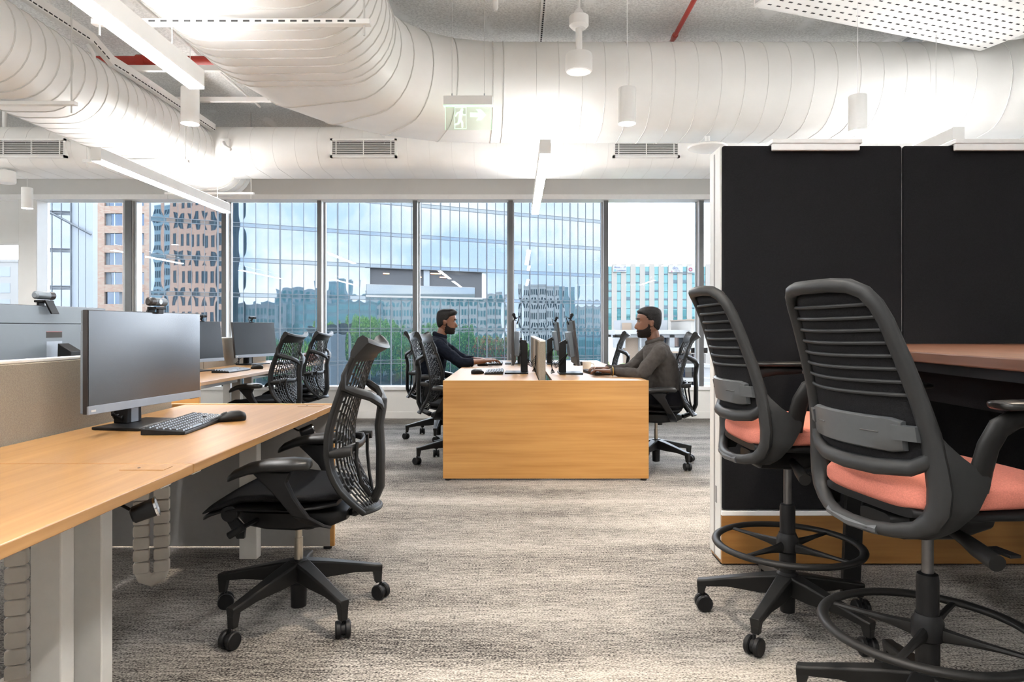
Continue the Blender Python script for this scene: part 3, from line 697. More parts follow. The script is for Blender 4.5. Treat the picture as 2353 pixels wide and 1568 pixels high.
monp2 = dup(monp, 'far right monitor of the middle bench, mostly hidden', (.47, 7.45, ZT+.0008), RM_(90))
monq = monitor('upright monitor edge on at the near left of the middle bench', (-.025, 5.93, ZT+.0008), RM_(-91.5), False, 0)
monq2 = dup(monq, 'far left monitor of the middle bench in front of the man in navy', (-.05, 7.48, ZT+.0008), RM_(-90))
mon3 = dup(monp, 'monitor of the far left bench half hidden behind the large monitor', (-2.855, 6.12, ZT+.0008), RM_(74))
mon4 = dup(monp, 'monitor of the far left bench standing by the window', (-2.78, 7.30, ZT+.0008), RM_(71))
def webcam(label, loc, rz, style, s=1.0):
    t = thing('webcam', label, 'webcam', loc, rz, 'webcams on monitors'); t.scale = (s, s, s)
    body = [(-.052,0,.0),(-.047,0,0),(.047,0,0),(.052,0,0)]
    if style == 'bar':
        MB().tube([(-.052,0,.042),(-.046,0,.042),(.046,0,.042),(.052,0,.042)], [.010,.0165,.0165,.010], 16, up=(0,0,1)).build('camera_body', m_monback, t)
        MB().tube([(-.053,0,.042),(-.047,0,.042),(-.022,0,.042)], [.0108,.0172,.0172], 16, up=(0,0,1)).build('side_cap', m_mon, t)
        MB().lathe([(.010,0),(.010,.003)], 16, M=Matrix.Translation((.0,-.0155,.042)) @ Matrix.Rotation(PI/2, 4, 'X')).build('lens', m_screen, t)
        MB().bb(-.03, .035, -.018, .022, .012, .022).build('clip_top', m_black, t, smooth=0, bevel=.003)
        MB().add([(-.01,.024,.022),(.035,.024,.022),(.035,.032,.022),(-.01,.032,.022),(-.035,.034,-.035),(.008,.034,-.035),(.008,.042,-.035),(-.035,.042,-.035)], [(3,2,1,0),(4,5,6,7),(0,1,5,4),(1,2,6,5),(2,3,7,6),(3,0,4,7)]).build('clip_back', m_black, t, smooth=0, bevel=.002)
        MB().bb(-.01, .025, -.014, -.004, -.006, .014).build('clip_front', m_black, t, smooth=0, bevel=.003)
    else:
        MB().tube([(-.05,0,.052),(-.045,0,.052),(.045,0,.052),(.05,0,.052)], [.009,.0145,.0145,.009], 12, up=(0,0,1)).build('camera_body', m_black, t)
        MB().lathe([(.009,0),(.009,.003)], 14, M=Matrix.Translation((.0,-.014,.052)) @ Matrix.Rotation(PI/2, 4, 'X')).build('lens', m_screen, t)
        MB().tube([(0,.0,.045),(0,.012,.018),(0,.022,.028)], .0055, 8, flat=.012).build('hinge_arm', m_black, t)
        MB().tube([(0,-.004,.004),(0,.05,.042),(0,.025,-.03)], .006, 8).build('clip', m_black, t)
        MB().bb(-.015, .015, -.012, .024, .0, .006).build('clip_foot', m_black, t, smooth=0, bevel=.002)
    return t
webcam('webcam on the large monitor of the near left desk', (-1.448, 2.755, ZT+.452), RM_(81.3), 'bar')
webcam('webcam with grey body on the monitor seen from behind', (-1.965, 2.845, ZT+.482), RM_(-94.4), 'bar')
webcam('webcam on the edge-on monitor at the left of the middle bench', (-.015, 5.85, ZT+.452), RM_(-91.5), 'z')
webcam('webcam on the tilted monitor of the man in taupe', (.475, 5.80, ZT+.449), RM_(90), 'z')
webcam('webcam on the far right monitor of the middle bench', (.445, 7.45, ZT+.449), RM_(90), 'z')
webcam('small webcam on the monitor standing by the window', (-2.80, 7.26, ZT+.449), RM_(71), 'z')
webcam('small webcam on the half hidden monitor of the far left bench', (-2.855, 6.22, ZT+.449), RM_(74), 'z')
def keyboard(label, loc, rz):
    t = thing('keyboard', label, 'keyboard', loc, rz, 'black keyboards')
    W, D = .222, .078
    MB().add([(-W,-D,0),(W,-D,0),(W,D,0),(-W,D,0),(-W,-D,.012),(W,-D,.012),(W,D,.024),(-W,D,.024)], [(3,2,1,0),(4,5,6,7),(0,1,5,4),(1,2,6,5),(2,3,7,6),(3,0,4,7)]).build('case', m_black, t, smooth=0, bevel=.003)
    b = MB(); sl = .012/(2*D)
    for r in range(6):
        y = -D+.018+r*.0235; z = .012+(y+D)*sl
        for c in range(21):
            if c in (15, 16) and r == 2: continue
            x = -W+.016+c*.0209
            w_ = .0085
            if r == 0 and 4 <= c <= 8:
                if c != 6: continue
                w_ = .05
            b.add([(x-w_,y-.0095,z),(x+w_,y-.0095,z),(x+w_,y+.0095,z+.001),(x-w_,y+.0095,z+.001),(x-w_*.82,y-.007,z+.006),(x+w_*.82,y-.007,z+.006),(x+w_*.82,y+.0075,z+.007),(x-w_*.82,y+.0075,z+.007)], [(3,2,1,0),(4,5,6,7),(0,1,5,4),(1,2,6,5),(2,3,7,6),(3,0,4,7)])
    tag(b.build('keys', m_keys, t, smooth=0), 'rows of black keys', kind='stuff')
    return t
def mouse(label, loc, rz):
    t = thing('mouse', label, 'mouse', loc, rz, 'black mice')
    st = [(0,-.056,.012,.012,.010),(0,-.050,.017,.024,.016),(0,-.03,.021,.031,.0205),(0,.0,.021,.031,.0205),(0,.03,.017,.029,.0165),(0,.05,.012,.024,.0115),(0,.056,.009,.014,.007)]
    MB().slab(st, 20, 2.4).build('shell', m_blacks, t, smooth=60)
    MB().tube([(0,.02,.037),(0,.032,.034),(0,.042,.029)], .004, 8).build('scroll_wheel', m_mon, t)
    MB().slab([(0,-.05,.004,.022,.004),(0,.05,.004,.020,.004)], 16).build('sole', m_black, t)
    return t
kb = keyboard('black keyboard in front of the large monitor', (-1.292, 2.69, ZT+.0008), RM_(94))
ms = mouse('black mouse beside the keyboard of the near left desk', (-1.185, 2.85, ZT+.0008), RM_(128))
dup(kb, 'black keyboard on the near free desk of the middle bench', (-.185, 5.93, ZT+.0008), RM_(-90))
dup(ms, 'black mouse on the near free desk of the middle bench', (-.325, 5.80, ZT+.0008), RM_(-60))
dup(kb, 'black keyboard under the hands of the man in taupe', (.70, 5.83, ZT+.0008), RM_(97))
dup(kb, 'black keyboard under the hands of the man in navy', (-.22, 7.35, ZT+.0008), RM_(-90))
dup(kb, 'black keyboard on the nearer desk of the far left bench', (-2.545, 6.12, ZT+.0008), RM_(88))
dup(ms, 'black mouse on the nearer desk of the far left bench', (-2.47, 6.52, ZT+.0008), RM_(120))
dup(kb, 'black keyboard on the window desk of the far left bench', (-2.47, 7.48, ZT+.0008), RM_(70))
dup(ms, 'black mouse of the man in navy beside his forearm', (-.34, 7.05, ZT+.0008), RM_(-90))
dup(ms, 'black mouse at the far right desk of the middle bench', (.66, 7.15, ZT+.0008), RM_(90))
t = thing('mug', 'cream ceramic mug near the hands of the man in taupe', 'mug', (.645, 6.18, ZT))
MB().lathe([(.001,.004),(.034,.0),(.038,.004),(.040,.085),(.037,.085),(.035,.008),(.001,.008)]).build('cup', m_mug, t); MB().tube([(.038,0,.07),(.06,0,.066),(.066,0,.045),(.058,0,.024),(.038,0,.02)], .006, 8).build('handle', m_mug, t)
t = thing('leather_pouch', 'dark brown leather pouch on the window desk of the far left bench', 'pouch', (-2.40, 7.95, ZT), .3)
MB().slab([(0,-.13,.03,.03,.02),(0,-.09,.05,.09,.045),(0,0,.055,.11,.053),(0,.09,.045,.09,.045),(0,.13,.03,.03,.02)], 20, 2.3).build('pouch_body', m_leather, t); MB().tube([(-.1,-.05,.06),(0,-.04,.115),(.1,0,.06)], .012, 8).build('flap', m_leather, t)
def spine(label, x, y, ztop, u=False):
    t = thing('cable_spine', label, 'cable spine', (x, y, 0), RM_(20), 'segmented cable spines')
    n = int(ztop/.052)
    def seg(xx, z):
        b = MB(); b.slab([(xx,-.017,z,.031,.0245),(xx,.017,z,.031,.0245)], 20, 6)
        b.build('spine_link', m_spine, t, smooth=40, bevel=.003)
    for k in range(n): seg(0, .10+.052*k if u else .03+.052*k)
    if u:
        for k in range(n): seg(.078, .10+.052*k)
        MB().tube([(0,0,.085),(.01,0,.055),(.039,0,.04),(.068,0,.055),(.078,0,.085)], .030, 14, flat=.016, up=(0,1,0)).build('spine_link', m_spine, t)
    else: MB().lathe([(.05,0),(.05,.008),(.03,.014)]).build('spine_foot', m_spine, t)
    return t
spine('beige looped cable spine under the desk with the large monitor', -1.60, 2.92, .58, True)
spine('beige cable spine reaching the floor at the lower left corner', -1.585, 2.17, .66)
# ================================================================== task chair
def casters(t, R, phase, hub_z, tip_top, tip_bot, hw0, hw1, mat, wr=.031, post=True):
    for k in range(5):
        a = phase+2*PI*k/5; Mx = Matrix.Rotation(a, 4, 'Z')
        b = MB()
        st = [(.022, hub_z, hub_z-.075, hw0), (.10, hub_z-(hub_z-tip_top)*.22, hub_z-.082, hw0*.85), (.22, hub_z-(hub_z-tip_top)*.63, tip_bot+.016, hw1*1.15), (R-.012, tip_top+.004, tip_bot+.004, hw1), (R+.016, tip_top, tip_bot-.002, hw1)]
        rings = []
        for r, zt, zb, hw in st: rings.append([(r,-hw*.8,zt),(r,hw*.8,zt),(r,hw,zt-.006),(r,hw*.75,zb),(r,-hw*.75,zb),(r,-hw,zt-.006)])
        b.loft(rings)
        b.loft([[(R-.022,-hw1*.8,tip_bot+.014),(R+.016,-hw1*.8,tip_bot+.014),(R+.016,hw1*.8,tip_bot+.014),(R-.022,hw1*.8,tip_bot+.014)], [(R-.010,-hw1*.7,wr*2+.006),(R+.014,-hw1*.7,wr*2+.006),(R+.014,hw1*.7,wr*2+.006),(R-.010,hw1*.7,wr*2+.006)]])
        o = b.build('base_leg', mat, t, smooth=30, bevel=.002); o.matrix_basis = Mx
        ca = a*3.1+.7; p = Vector(((R+.004)*math.cos(a), (R+.004)*math.sin(a), wr))
        h = MB().cyl((0,-.008,.0),(0,.008,.0), wr*.72, n=18).cyl((0,0,.01),(0,0,wr+.008), .006, n=10)
        ho = h.build('caster', m_black, t); ho.matrix_basis = Matrix.Translation(p) @ Matrix.Rotation(ca, 4, 'Z') @ Matrix.Translation((.012, 0, 0))
        for s in (-1, 1):
            wh = MB().loft([[(wr*.86*math.cos(q), s*.007, wr*.86*math.sin(q)) for q in [2*PI*j/24 for j in range(24)]], [(wr*math.cos(q), s*.011, wr*math.sin(q)) for q in [2*PI*j/24 for j in range(24)]], [(wr*math.cos(q), s*.023, wr*math.sin(q)) for q in [2*PI*j/24 for j in range(24)]], [(wr*.88*math.cos(q), s*.027, wr*.88*math.sin(q)) for q in [2*PI*j/24 for j in range(24)]]])
            wh.build('wheel', m_black, ho, smooth=30)
PROF = [(.40,-.290),(.43,-.270),(.48,-.235),(.534,-.198),(.60,-.172),(.66,-.163),(.74,-.166),(.80,-.179),(.863,-.198),(.973,-.233),(1.03,-.258),(1.06,-.280)]
HWID = [(.40,.085),(.43,.125),(.48,.175),(.54,.208),(.65,.228),(.75,.228),(.86,.210),(.97,.192),(1.06,.182)]
def bpt(u, z, off=0):
    return Vector((u*lerp(HWID, z), lerp(PROF, z)-.045*(1-u*u)-off, z))
def task_chair(name, label, phase=RM_(12)):
    t = thing(name, label, 'chair', group='black mesh task chairs')
    # perforated back
    NU, NV = 33, 92; z0, z1 = .415, 1.045
    idx = {}; b = MB()
    for i in range(NV+1):
        for j in range(NU+1):
            # slot columns a little narrower than the ribs between them
            ju = j+(-.16 if j % 2 else .16) if 0 < j < NU else j
            idx[i, j] = len(b.v); b.v.append(bpt(-1+2*ju/NU, z0+(z1-z0)*i/NV))
    for i in range(NV):
        z = z0+(z1-z0)*(i+.5)/NV
        for j in range(NU):
            hole = j % 2 == 1 and 2 < j < NU-3 and 3 < i < NV-7 and (i+2*((j//2) % 3)) % 5 != 0
            if .868 < z < .896 and not .25 < j/NU < .75: hole = False
            if not hole: b.f.append([idx[i,j], idx[i,j+1], idx[i+1,j+1], idx[i+1,j]])
    o = b.build('perforated_back', m_blacks, t, smooth=60)
    s = o.modifiers.new('thick', 'SOLIDIFY'); s.thickness = .004; s.offset = 0
    # rim round the back
    for sx in (-1, 1):
        MB().tube([bpt(sx, z) for z in [.42+.035*k for k in range(18)]], .0085, 10, flat=.011).build('back_rim', m_blacks, t)
    MB().tube([bpt(-1+2*k/10, .42) for k in range(11)], .008, 8).build('back_rim', m_blacks, t)
    # rolled top edge, dipping in the middle
    rings = []
    for k in range(17):
        u = -1+2*k/16; dz = .030*abs(u)**2.2; p = bpt(u, 1.005); p2 = bpt(u, 1.045); rg = []
        for (f, yy, zz) in ((0, .006, 0), (0, .004, .03), (1, .0, .012+dz), (1, -.018, .022+dz), (1, -.036, .012+dz), (1, -.040, .0+dz*.8), (1, -.030, -.004+dz*.7), (0, -.014, .015), (0, -.008, 0)):
            q = p2 if f else p
            rg.append((q.x, q.y+yy, q.z+zz))
        rings.append(rg)
    MB().loft(rings).build('top_edge', m_blacks, t, smooth=60)
    # Y frame
    MB().tube([(0,-.14,.385),(0,-.22,.400),(0,-.290,.430),(0,-.320,.50),(0,-.322,.64),(0,-.316,.74),(0,-.326,.81),(0,-.330,.845)], [.048,.046,.042,.038,.034,.033,.036,.028], 12, flat=[.018,.018,.018,.018,.018,.018,.019,.017], up=(0,-1,.2)).build('back_spine', m_blacks, t)
    for sx in (-1, 1):
        MB().tube([(0,-.324,.812),(sx*.05,-.322,.840),(sx*.11,-.298,.866),(sx*.165,-.250,.888),(sx*.198,-.218,.905),(sx*.203,-.222,.95),(sx*.192,-.236,.99)], [.026,.025,.022,.021,.020,.015,.009], 10, flat=[.015]*4+[.013,.010,.006], up=(0,-1,.5)).build('spine_arm', m_blacks, t)
        MB().tube([(sx*.03,-.285,.47),(sx*.085,-.262,.53),(sx*.11,-.248,.62),(sx*.10,-.250,.69)], .011, 8, flat=.007, up=(0,-1,0)).build('lumbar_strut', m_black, t)
    MB().tube([(-.222,-.178,.665),(-.18,-.215,.668),(-.09,-.240,.67),(0,-.247,.67),(.09,-.240,.67),(.18,-.215,.668),(.222,-.178,.665)], [.012,.018,.016,.014,.016,.018,.012], 10, flat=[.008,.010,.008,.007,.008,.010,.008], up=(0,-1,0)).build('lumbar_band', m_blacks, t)
    for sx in (-1, 1): MB().slab([(sx*.205,-.25,.672,.014,.016),(sx*.214,-.21,.668,.016,.020),(sx*.222,-.175,.665,.010,.012)], 12, 2.4).build('lumbar_knob', m_blacks, t)
    # seat
    st = [(0,-.195,.486,.10,.012),(0,-.185,.488,.165,.020),(0,-.13,.484,.205,.020),(0,-.04,.480,.232,.019),(0,.06,.486,.242,.019),(0,.15,.488,.240,.019),(0,.22,.478,.230,.020),(0,.27,.460,.215,.013),(0,.292,.446,.195,.007)]
    b = MB().slab(st, 36, 3.2)
    for v in b.v: v.z += .030*(abs(v.x)/.24)**2.5*(1-ease(.1, .25, v.y))
    b.build('seat', m_fab, t, smooth=60)
    b = MB().slab([(x, y, z-.020, hw*.97, .010) for x, y, z, hw, hh in st[1:]], 28, 4); b.build('seat_pan', m_black, t, smooth=50)
    # mechanism under the seat
    MB().slab([(0,-.20,.398,.06,.018),(0,-.15,.398,.10,.034),(0,-.02,.396,.125,.044),(0,.09,.398,.12,.042),(0,.17,.405,.11,.034),(0,.205,.415,.08,.018)], 20, 5).build('tilt_mechanism', m_black, t)
    for sx in (-1, 1):
        MB().tube([(sx*.10,.12,.40),(sx*.20,.13,.405),(sx*.262,.15,.40)], .009, 8).build('lever', m_black, t)
        MB().cyl((sx*.262,.17,.385),(sx*.262,.12,.415), .013, n=12).build('lever_knob', m_black, t)
        MB().prism([(.17,.44),(.13,.40),(.135,.36),(.16,.36),(.20,.43),(.19,.47)], .20, .215, Matrix(((0,0,sx,0),(1,0,0,0),(0,1,0,0),(0,0,0,1)))).build('tilt_link', m_black, t)
        MB().cyl((sx*.195,.185,.452),(sx*.225,.185,.452), .030, n=20).build('pivot', m_black, t, bevel=.003)
        # arm
        b = MB().loft([[(sx*x,y+a,z) for x, y, z, a in pts] for pts in ()]) if False else MB()
        prof = [(.11,-.13,.37,.028),(.19,-.115,.40,.032),(.265,-.085,.45,.030),(.288,-.035,.53,.034),(.288,.005,.585,.050),(.288,.015,.618,.075)]
        rings = [[(sx*(x-.011), y-w, z), (sx*(x+.011), y-w*.9, z-.004), (sx*(x+.011), y+w*.9, z+.004), (sx*(x-.011), y+w, z)] for x, y, z, w in prof]
        b.loft(rings); b.build('arm_support', m_black, t, smooth=40, bevel=.004)
        st = [(sx*.290,-.128,.640,.020,.008),(sx*.290,-.118,.643,.040,.020),(sx*.289,-.06,.644,.047,.024),(sx*.287,.02,.640,.046,.023),(sx*.284,.09,.628,.041,.020),(sx*.280,.14,.608,.034,.017),(sx*.278,.160,.594,.024,.012),(sx*.277,.168,.586,.010,.005)]
        MB().slab(st, 24, 2.5).build('arm_pad', m_soft, t, smooth=70)
    # column and base
    MB().cyl((0,0,.20),(0,0,.30), .0165, n=20).cyl((0,0,.29),(0,0,.375), .0135, n=20).build('gas_column', m_chrome, t)
    MB().cyl((.035,-.03,.325),(.035,-.03,.40), .024, n=18).build('mechanism_boss', m_blacks, t)
    MB().lathe([(.028,.215),(.034,.213),(.040,.20),(.042,.13),(.032,.12),(.030,.03),(.022,.026)]).build('base_hub', m_black, t)
    casters(t, .318, phase, .212, .142, .112, .034, .019, m_blacks)
    return t
PH = RM_(-6)
ch = task_chair('task_chair', 'black mesh task chair in the foreground at the near left desk', RM_(8.5))
ch.location = (-.855, 2.69, 0); ch.rotation_euler = (0, 0, RM_(91.5))
dup(ch, 'black mesh task chair at the nearer desk of the far left bench', (-2.19, 5.98, 0), RM_(80))
dup(ch, 'black mesh task chair at the window desk of the far left bench', (-2.25, 7.05, 0), RM_(82))
dup(ch, 'empty black mesh task chair at the near left of the middle bench', (-.50, 5.72, 0), RM_(-97))
dup(ch, 'black mesh task chair under the man in navy', (-.80, 7.02, 0), RM_(-97))
dup(ch, 'black mesh task chair under the man in taupe', (1.155, 5.62, 0), RM_(84))
dup(ch, 'empty black mesh task chair at the far right of the middle bench', (.86, 7.22, 0), RM_(80))

# ================================================================== drafting stool
SY = [(.58,-.205),(.62,-.222),(.70,-.240),(.80,-.246),(.88,-.248),(1.0,-.268),(1.15,-.308),(1.27,-.350)]
ZR = lambda z: z if z > .80 else .80-(.80-z)*.76
def spt(x, z, off=0): return Vector((x, lerp(SY, z)+.065*(x/.22)**2-off, z))
SW = [(.60,.14),(.64,.20),(.70,.232),(.80,.236),(.88,.228),(.98,.214),(1.08,.200),(1.18,.186),(1.24,.172)]
def stool(name, label, phase, dz=0):
    t = thing(name, label, 'stool', group='coral drafting stools')
    half = [(x_, ZR(z_)) for x_, z_ in [(0,1.262),(.07,1.262),(.125,1.257),(.158,1.240),(.176,1.21),(.186,1.17),(.200,1.08),(.214,.98),(.226,.90),(.234,.82),(.238,.76),(.234,.70),(.218,.655),(.185,.620),(.13,.600),(.07,.590),(0,.588)]]
    loop = [spt(x, z) for x, z in half]+[spt(-x, z) for x, z in half[-2:0:-1]]
    wid = [.019]*5+[.020,.022,.024,.028,.033,.036,.035,.030,.022,.018,.017,.017]; wid = wid+wid[-2:0:-1]
    MB().tube(loop, wid, 10, True, flat=[.019]*len(loop), up=(0,-1,.22)).build('back_frame', m_stoolg, t, smooth=50)
    MB().tube([spt(x, z) for x, z in ((-.230,.86),(-.220,.835),(-.185,.814),(-.10,.804),(0,.802),(.10,.804),(.185,.814),(.220,.835),(.230,.86))], .021, 10, flat=.017, up=(0,-1,.22)).build('cross_band', m_stoolg, t, smooth=50)
    MB().tube([spt(x, z, .010) for x, z in ((-.10,ZR(.592)),(0,ZR(.586)),(.10,ZR(.592)))], .013, 8, flat=.012, up=(0,-1,.22)).build('grip', m_lumbar, t)
    # mesh
    b = MB(); n = 12; rows = 20
    for i in range(rows+1):
        z = .812+(1.245-.812)*i/rows; hw = lerp(SW, z)
        for j in range(n+1): x = hw*(-1+2*j/n); b.v.append(spt(x, z, -.012))
    for i in range(rows):
        for j in range(n): q = i*(n+1)+j; b.f.append([q, q+1, q+n+2, q+n+1])
    o = b.build('back_mesh', m_fab, t, smooth=60); sd = o.modifiers.new('thick', 'SOLIDIFY'); sd.thickness = .004
    for k in range(8):
        z = 1.212-.0315*k; hw = lerp(SW, z)-.004
        MB().tube([spt(hw*f, z-.004*(1-f*f), .000) for f in (-1,-.75,-.5,-.25,0,.25,.5,.75,1)], .0038, 8, flat=.0048).build('slat', m_stoolg, t)
    # lumbar pad
    rings = []
    for f in [-1+k/6 for k in range(13)]:
        x = .178*f; e_ = .036 if abs(f) > .98 else .043
        rings.append([tuple(spt(x, .890+dz, of)) for dz, of in ((-e_,.004),(-e_*.9,.011),(0,.014),(e_*.9,.011),(e_,.004),(e_,-.004),(-e_,-.004))])
    MB().loft(rings).build('lumbar_pad', m_lumbar, t, smooth=50)
    for sx in (-1, 1):
        MB().loft([[tuple(spt(sx*x, .898+dz, of)) for dz, of in ((-.020,.004),(-.018,.019),(.018,.019),(.020,.004))] for x in (.160,.212)]).build('lumbar_tab', m_lumbar, t, smooth=40)
        MB().tube([spt(sx*.075, .894, .0145), spt(sx*.125, .894, .0142)], .0018, 6).build('lumbar_groove', m_slot, t)
    # side wings carrying the arms
    for sx in (-1, 1):
        FY = [(.63,-.150),(.665,-.115),(.72,-.085),(.78,-.055),(.800,-.055),(.815,-.075),(.85,-.125),(.89,-.165),(.95,-.190)]; FX = [(.63,.150),(.665,.195),(.72,.230),(.80,.234),(.95,.219)]
        rings = []
        for k in range(20):
            z = .640+(.945-.640)*k/19; yb = lerp(SY, z)+.065*(lerp(FX, z)/.22)**2; xb = lerp(FX, z); yf = lerp(FY, z); xf = xb+(.022 if z < .85 else .022*max(0, (.95-z)/.1)); ym = (yb+yf)/2; xm = xb+(xf-xb)*.75
            w_ = .012
            rings.append([(sx*(xb+w_),yb,z),(sx*(xm+w_+.002),ym,z),(sx*(xf+w_*.6),yf,z),(sx*(xf-w_*.6),yf,z),(sx*(xm-w_),ym,z),(sx*(xb-w_),yb,z)])
        MB().loft(rings).build('side_wing', m_stoolg, t, smooth=60)
        MB().tube([(sx*.245,-.075,.765),(sx*.252,-.070,.82),(sx*.258,-.058,.875),(sx*.264,-.036,.918),(sx*.268,.005,.940),(sx*.270,.06,.945),(sx*.271,.14,.945),(sx*.270,.20,.944)], [.030,.030,.029,.028,.025,.020,.016,.010], 14, flat=[.012,.013,.014,.016,.017,.017,.016,.012], up=(1,0,0)).build('arm_support', m_blacks, t, smooth=60)
        MB().slab([(sx*.272,-.05,.972,.022,.006),(sx*.272,-.04,.972,.038,.011),(sx*.272,.05,.972,.044,.012),(sx*.272,.17,.972,.043,.012),(sx*.272,.225,.971,.030,.009),(sx*.272,.235,.971,.012,.004)], 24, 3).build('arm_pad', m_soft, t, smooth=60)
    # seat
    st = [(0,-.195,.734,.12,.018),(0,-.185,.734,.175,.032),(0,-.145,.736,.212,.040),(0,-.06,.740,.232,.043),(0,.06,.745,.246,.044),(0,.16,.746,.242,.043),(0,.22,.738,.228,.036),(0,.25,.724,.205,.022),(0,.26,.715,.17,.010)]
    b = MB().slab(st, 40, 3.6)
    c = b.build('seat_cushion', m_coral, t, smooth=70)
    ring = []
    for k in range(32):
        a = 2*PI*k/32; ca, sa = math.cos(a), math.sin(a)
        ring.append((.231*math.copysign(abs(ca)**.5, ca), .03+.208*math.copysign(abs(sa)**.5, sa), .762))
    MB().tube(ring, .0025, 6, True).build('piping', m_coral, c)
    MB().slab([(x, y, .698, hw*1.0, .016) for x, y, z, hw, hh in st[1:-1]], 30, 4).build('seat_pan', m_black, t, smooth=50)
    MB().slab([(0,-.16,.645,.06,.02),(0,-.13,.640,.095,.040),(0,.02,.638,.10,.045),(0,.12,.650,.09,.035),(0,.16,.66,.06,.015)], 20, 4).build('tilt_mechanism', m_black, t)
    MB().tube([(.09,-.02,.635),(.16,-.03,.625),(.20,-.035,.615),(.275,-.05,.605)], [.012,.016,.020,.020], 14).build('adjust_handle', m_blacks, t)
    MB().bb(.20,.27,-.01,.02,.612,.620).build('adjust_lever', m_black, t, bevel=.002)
    for c_ in list(t.children): c_.location.z += dz
    # column, foot ring, base
    MB().cyl((0,0,.42),(0,0,.61), .0145, n=20).build('gas_column', m_steel, t)
    MB().lathe([(.022,.16),(.030,.17),(.030,.30),(.028,.31),(.028,.44),(.026,.452),(.015,.455)]).build('column_sleeve', m_black, t)
    MB().lathe([(.034,.272),(.040,.278),(.040,.325),(.034,.335),(.031,.345),(.028,.345)]).build('ring_hub', m_black, t)
    MB().tube([(.262*math.cos(2*PI*k/56), .262*math.sin(2*PI*k/56), .302) for k in range(56)], .016, 10, True, flat=.011, up=(0,0,1)).build('foot_ring', m_blacks, t, smooth=60)
    for k in range(4):
        a = phase+.35+PI/2*k; c_, s_ = math.cos(a), math.sin(a)
        MB().tube([(.03*c_,.03*s_,.295),(.09*c_,.09*s_,.297),(.17*c_,.17*s_,.299),(.258*c_,.258*s_,.300)], [.012,.011,.010,.011], 8, flat=[.022,.014,.008,.005], up=(0,0,1)).build('ring_spoke', m_blacks, t)
    MB().lathe([(.028,.20),(.040,.19),(.044,.12),(.028,.11),(.026,.045),(.02,.042)]).build('base_hub', m_black, t)
    casters(t, .318, phase, .190, .125, .096, .032, .019, m_blacks, .032)
    return t
s1 = stool('drafting_stool', 'coral drafting stool standing closer to the partition', RM_(14+90))
s1.location = (1.035, 2.60, 0); s1.rotation_euler = (0, 0, RM_(-90))
s2_ = stool('drafting_stool', 'coral drafting stool in the foreground at the lower right', RM_(15), -.030)
s2_.location = (1.125, 1.865, 0); s2_.rotation_euler = (0, 0, RM_(-81))
# ================================================================== people
HEADP = [(-.120,.058,.010,.020),(-.114,.078,-.01,.036),(-.100,.088,-.035,.048),(-.080,.092,-.060,.057),(-.058,.094,-.075,.063),(-.035,.093,-.086,.067),(-.010,.092,-.094,.070),(.020,.089,-.099,.073),(.045,.094,-.102,.075),(.070,.090,-.100,.073),(.092,.076,-.090,.064),(.108,.052,-.070,.048),(.118,.022,-.040,.028)]
def head_pt(i, k, n):
    z, yf, yb, hw = HEADP[i]; a = 2*PI*k/n; c, s = math.cos(a), math.sin(a)
    yc = (yf+yb)/2; hy = (yf-yb)/2
    x = hw*math.copysign(abs(c)**.85, c); y = yc+hy*math.copysign(abs(s)**.85, s)
    return x, y, z
def head_rings(off, n=40, sub=4):
    rings = []
    tz = [(h[0], h[1]) for h in HEADP]; tb = [(h[0], h[2]) for h in HEADP]; tw = [(h[0], h[3]) for h in HEADP]
    m = (len(HEADP)-1)*sub
    for i in range(m+1):
        q = i/sub; lo = min(int(q), len(HEADP)-2); f = q-lo
        z = HEADP[lo][0]+(HEADP[lo+1][0]-HEADP[lo][0])*f
        yf, yb, hw = lerp(tz, z), lerp(tb, z), lerp(tw, z); yc, hy = (yf+yb)/2, (yf-yb)/2; rg = []
        for k in range(n):
            a = 2*PI*k/n; c, s = math.cos(a), math.sin(a)
            x = hw*math.copysign(abs(c)**.85, c); y = yc+hy*math.copysign(abs(s)**.85, s)
            nose = ease(.024, .004, abs(x))*ease(-.052, -.036, z)*(1-ease(-.030, .03, z)) if s > 0 else 0
            y += .026*nose
            if s > 0:
                y += .006*ease(.03, .006, abs(x))*math.exp(-((z+.066)/.007)**2)+.005*ease(.03, .006, abs(x))*math.exp(-((z+.080)/.007)**2)
                y += .004*math.exp(-((z-.040)/.010)**2)*ease(.05, .02, abs(x))-.006*math.exp(-((z-.020)/.010)**2)*math.exp(-((abs(x)-.030)/.016)**2)
                y += .004*ease(.03, .0, abs(x))*math.exp(-((z+.105)/.012)**2)
            d = off(x, y, z); vz = max(0, z-.02)*1.25; L_ = math.sqrt(x*x+y*y+vz*vz)+1e-6
            rg.append((x+d*x/L_, y+d*y/L_, z+d*vz/L_))
        rings.append(rg)
    return rings
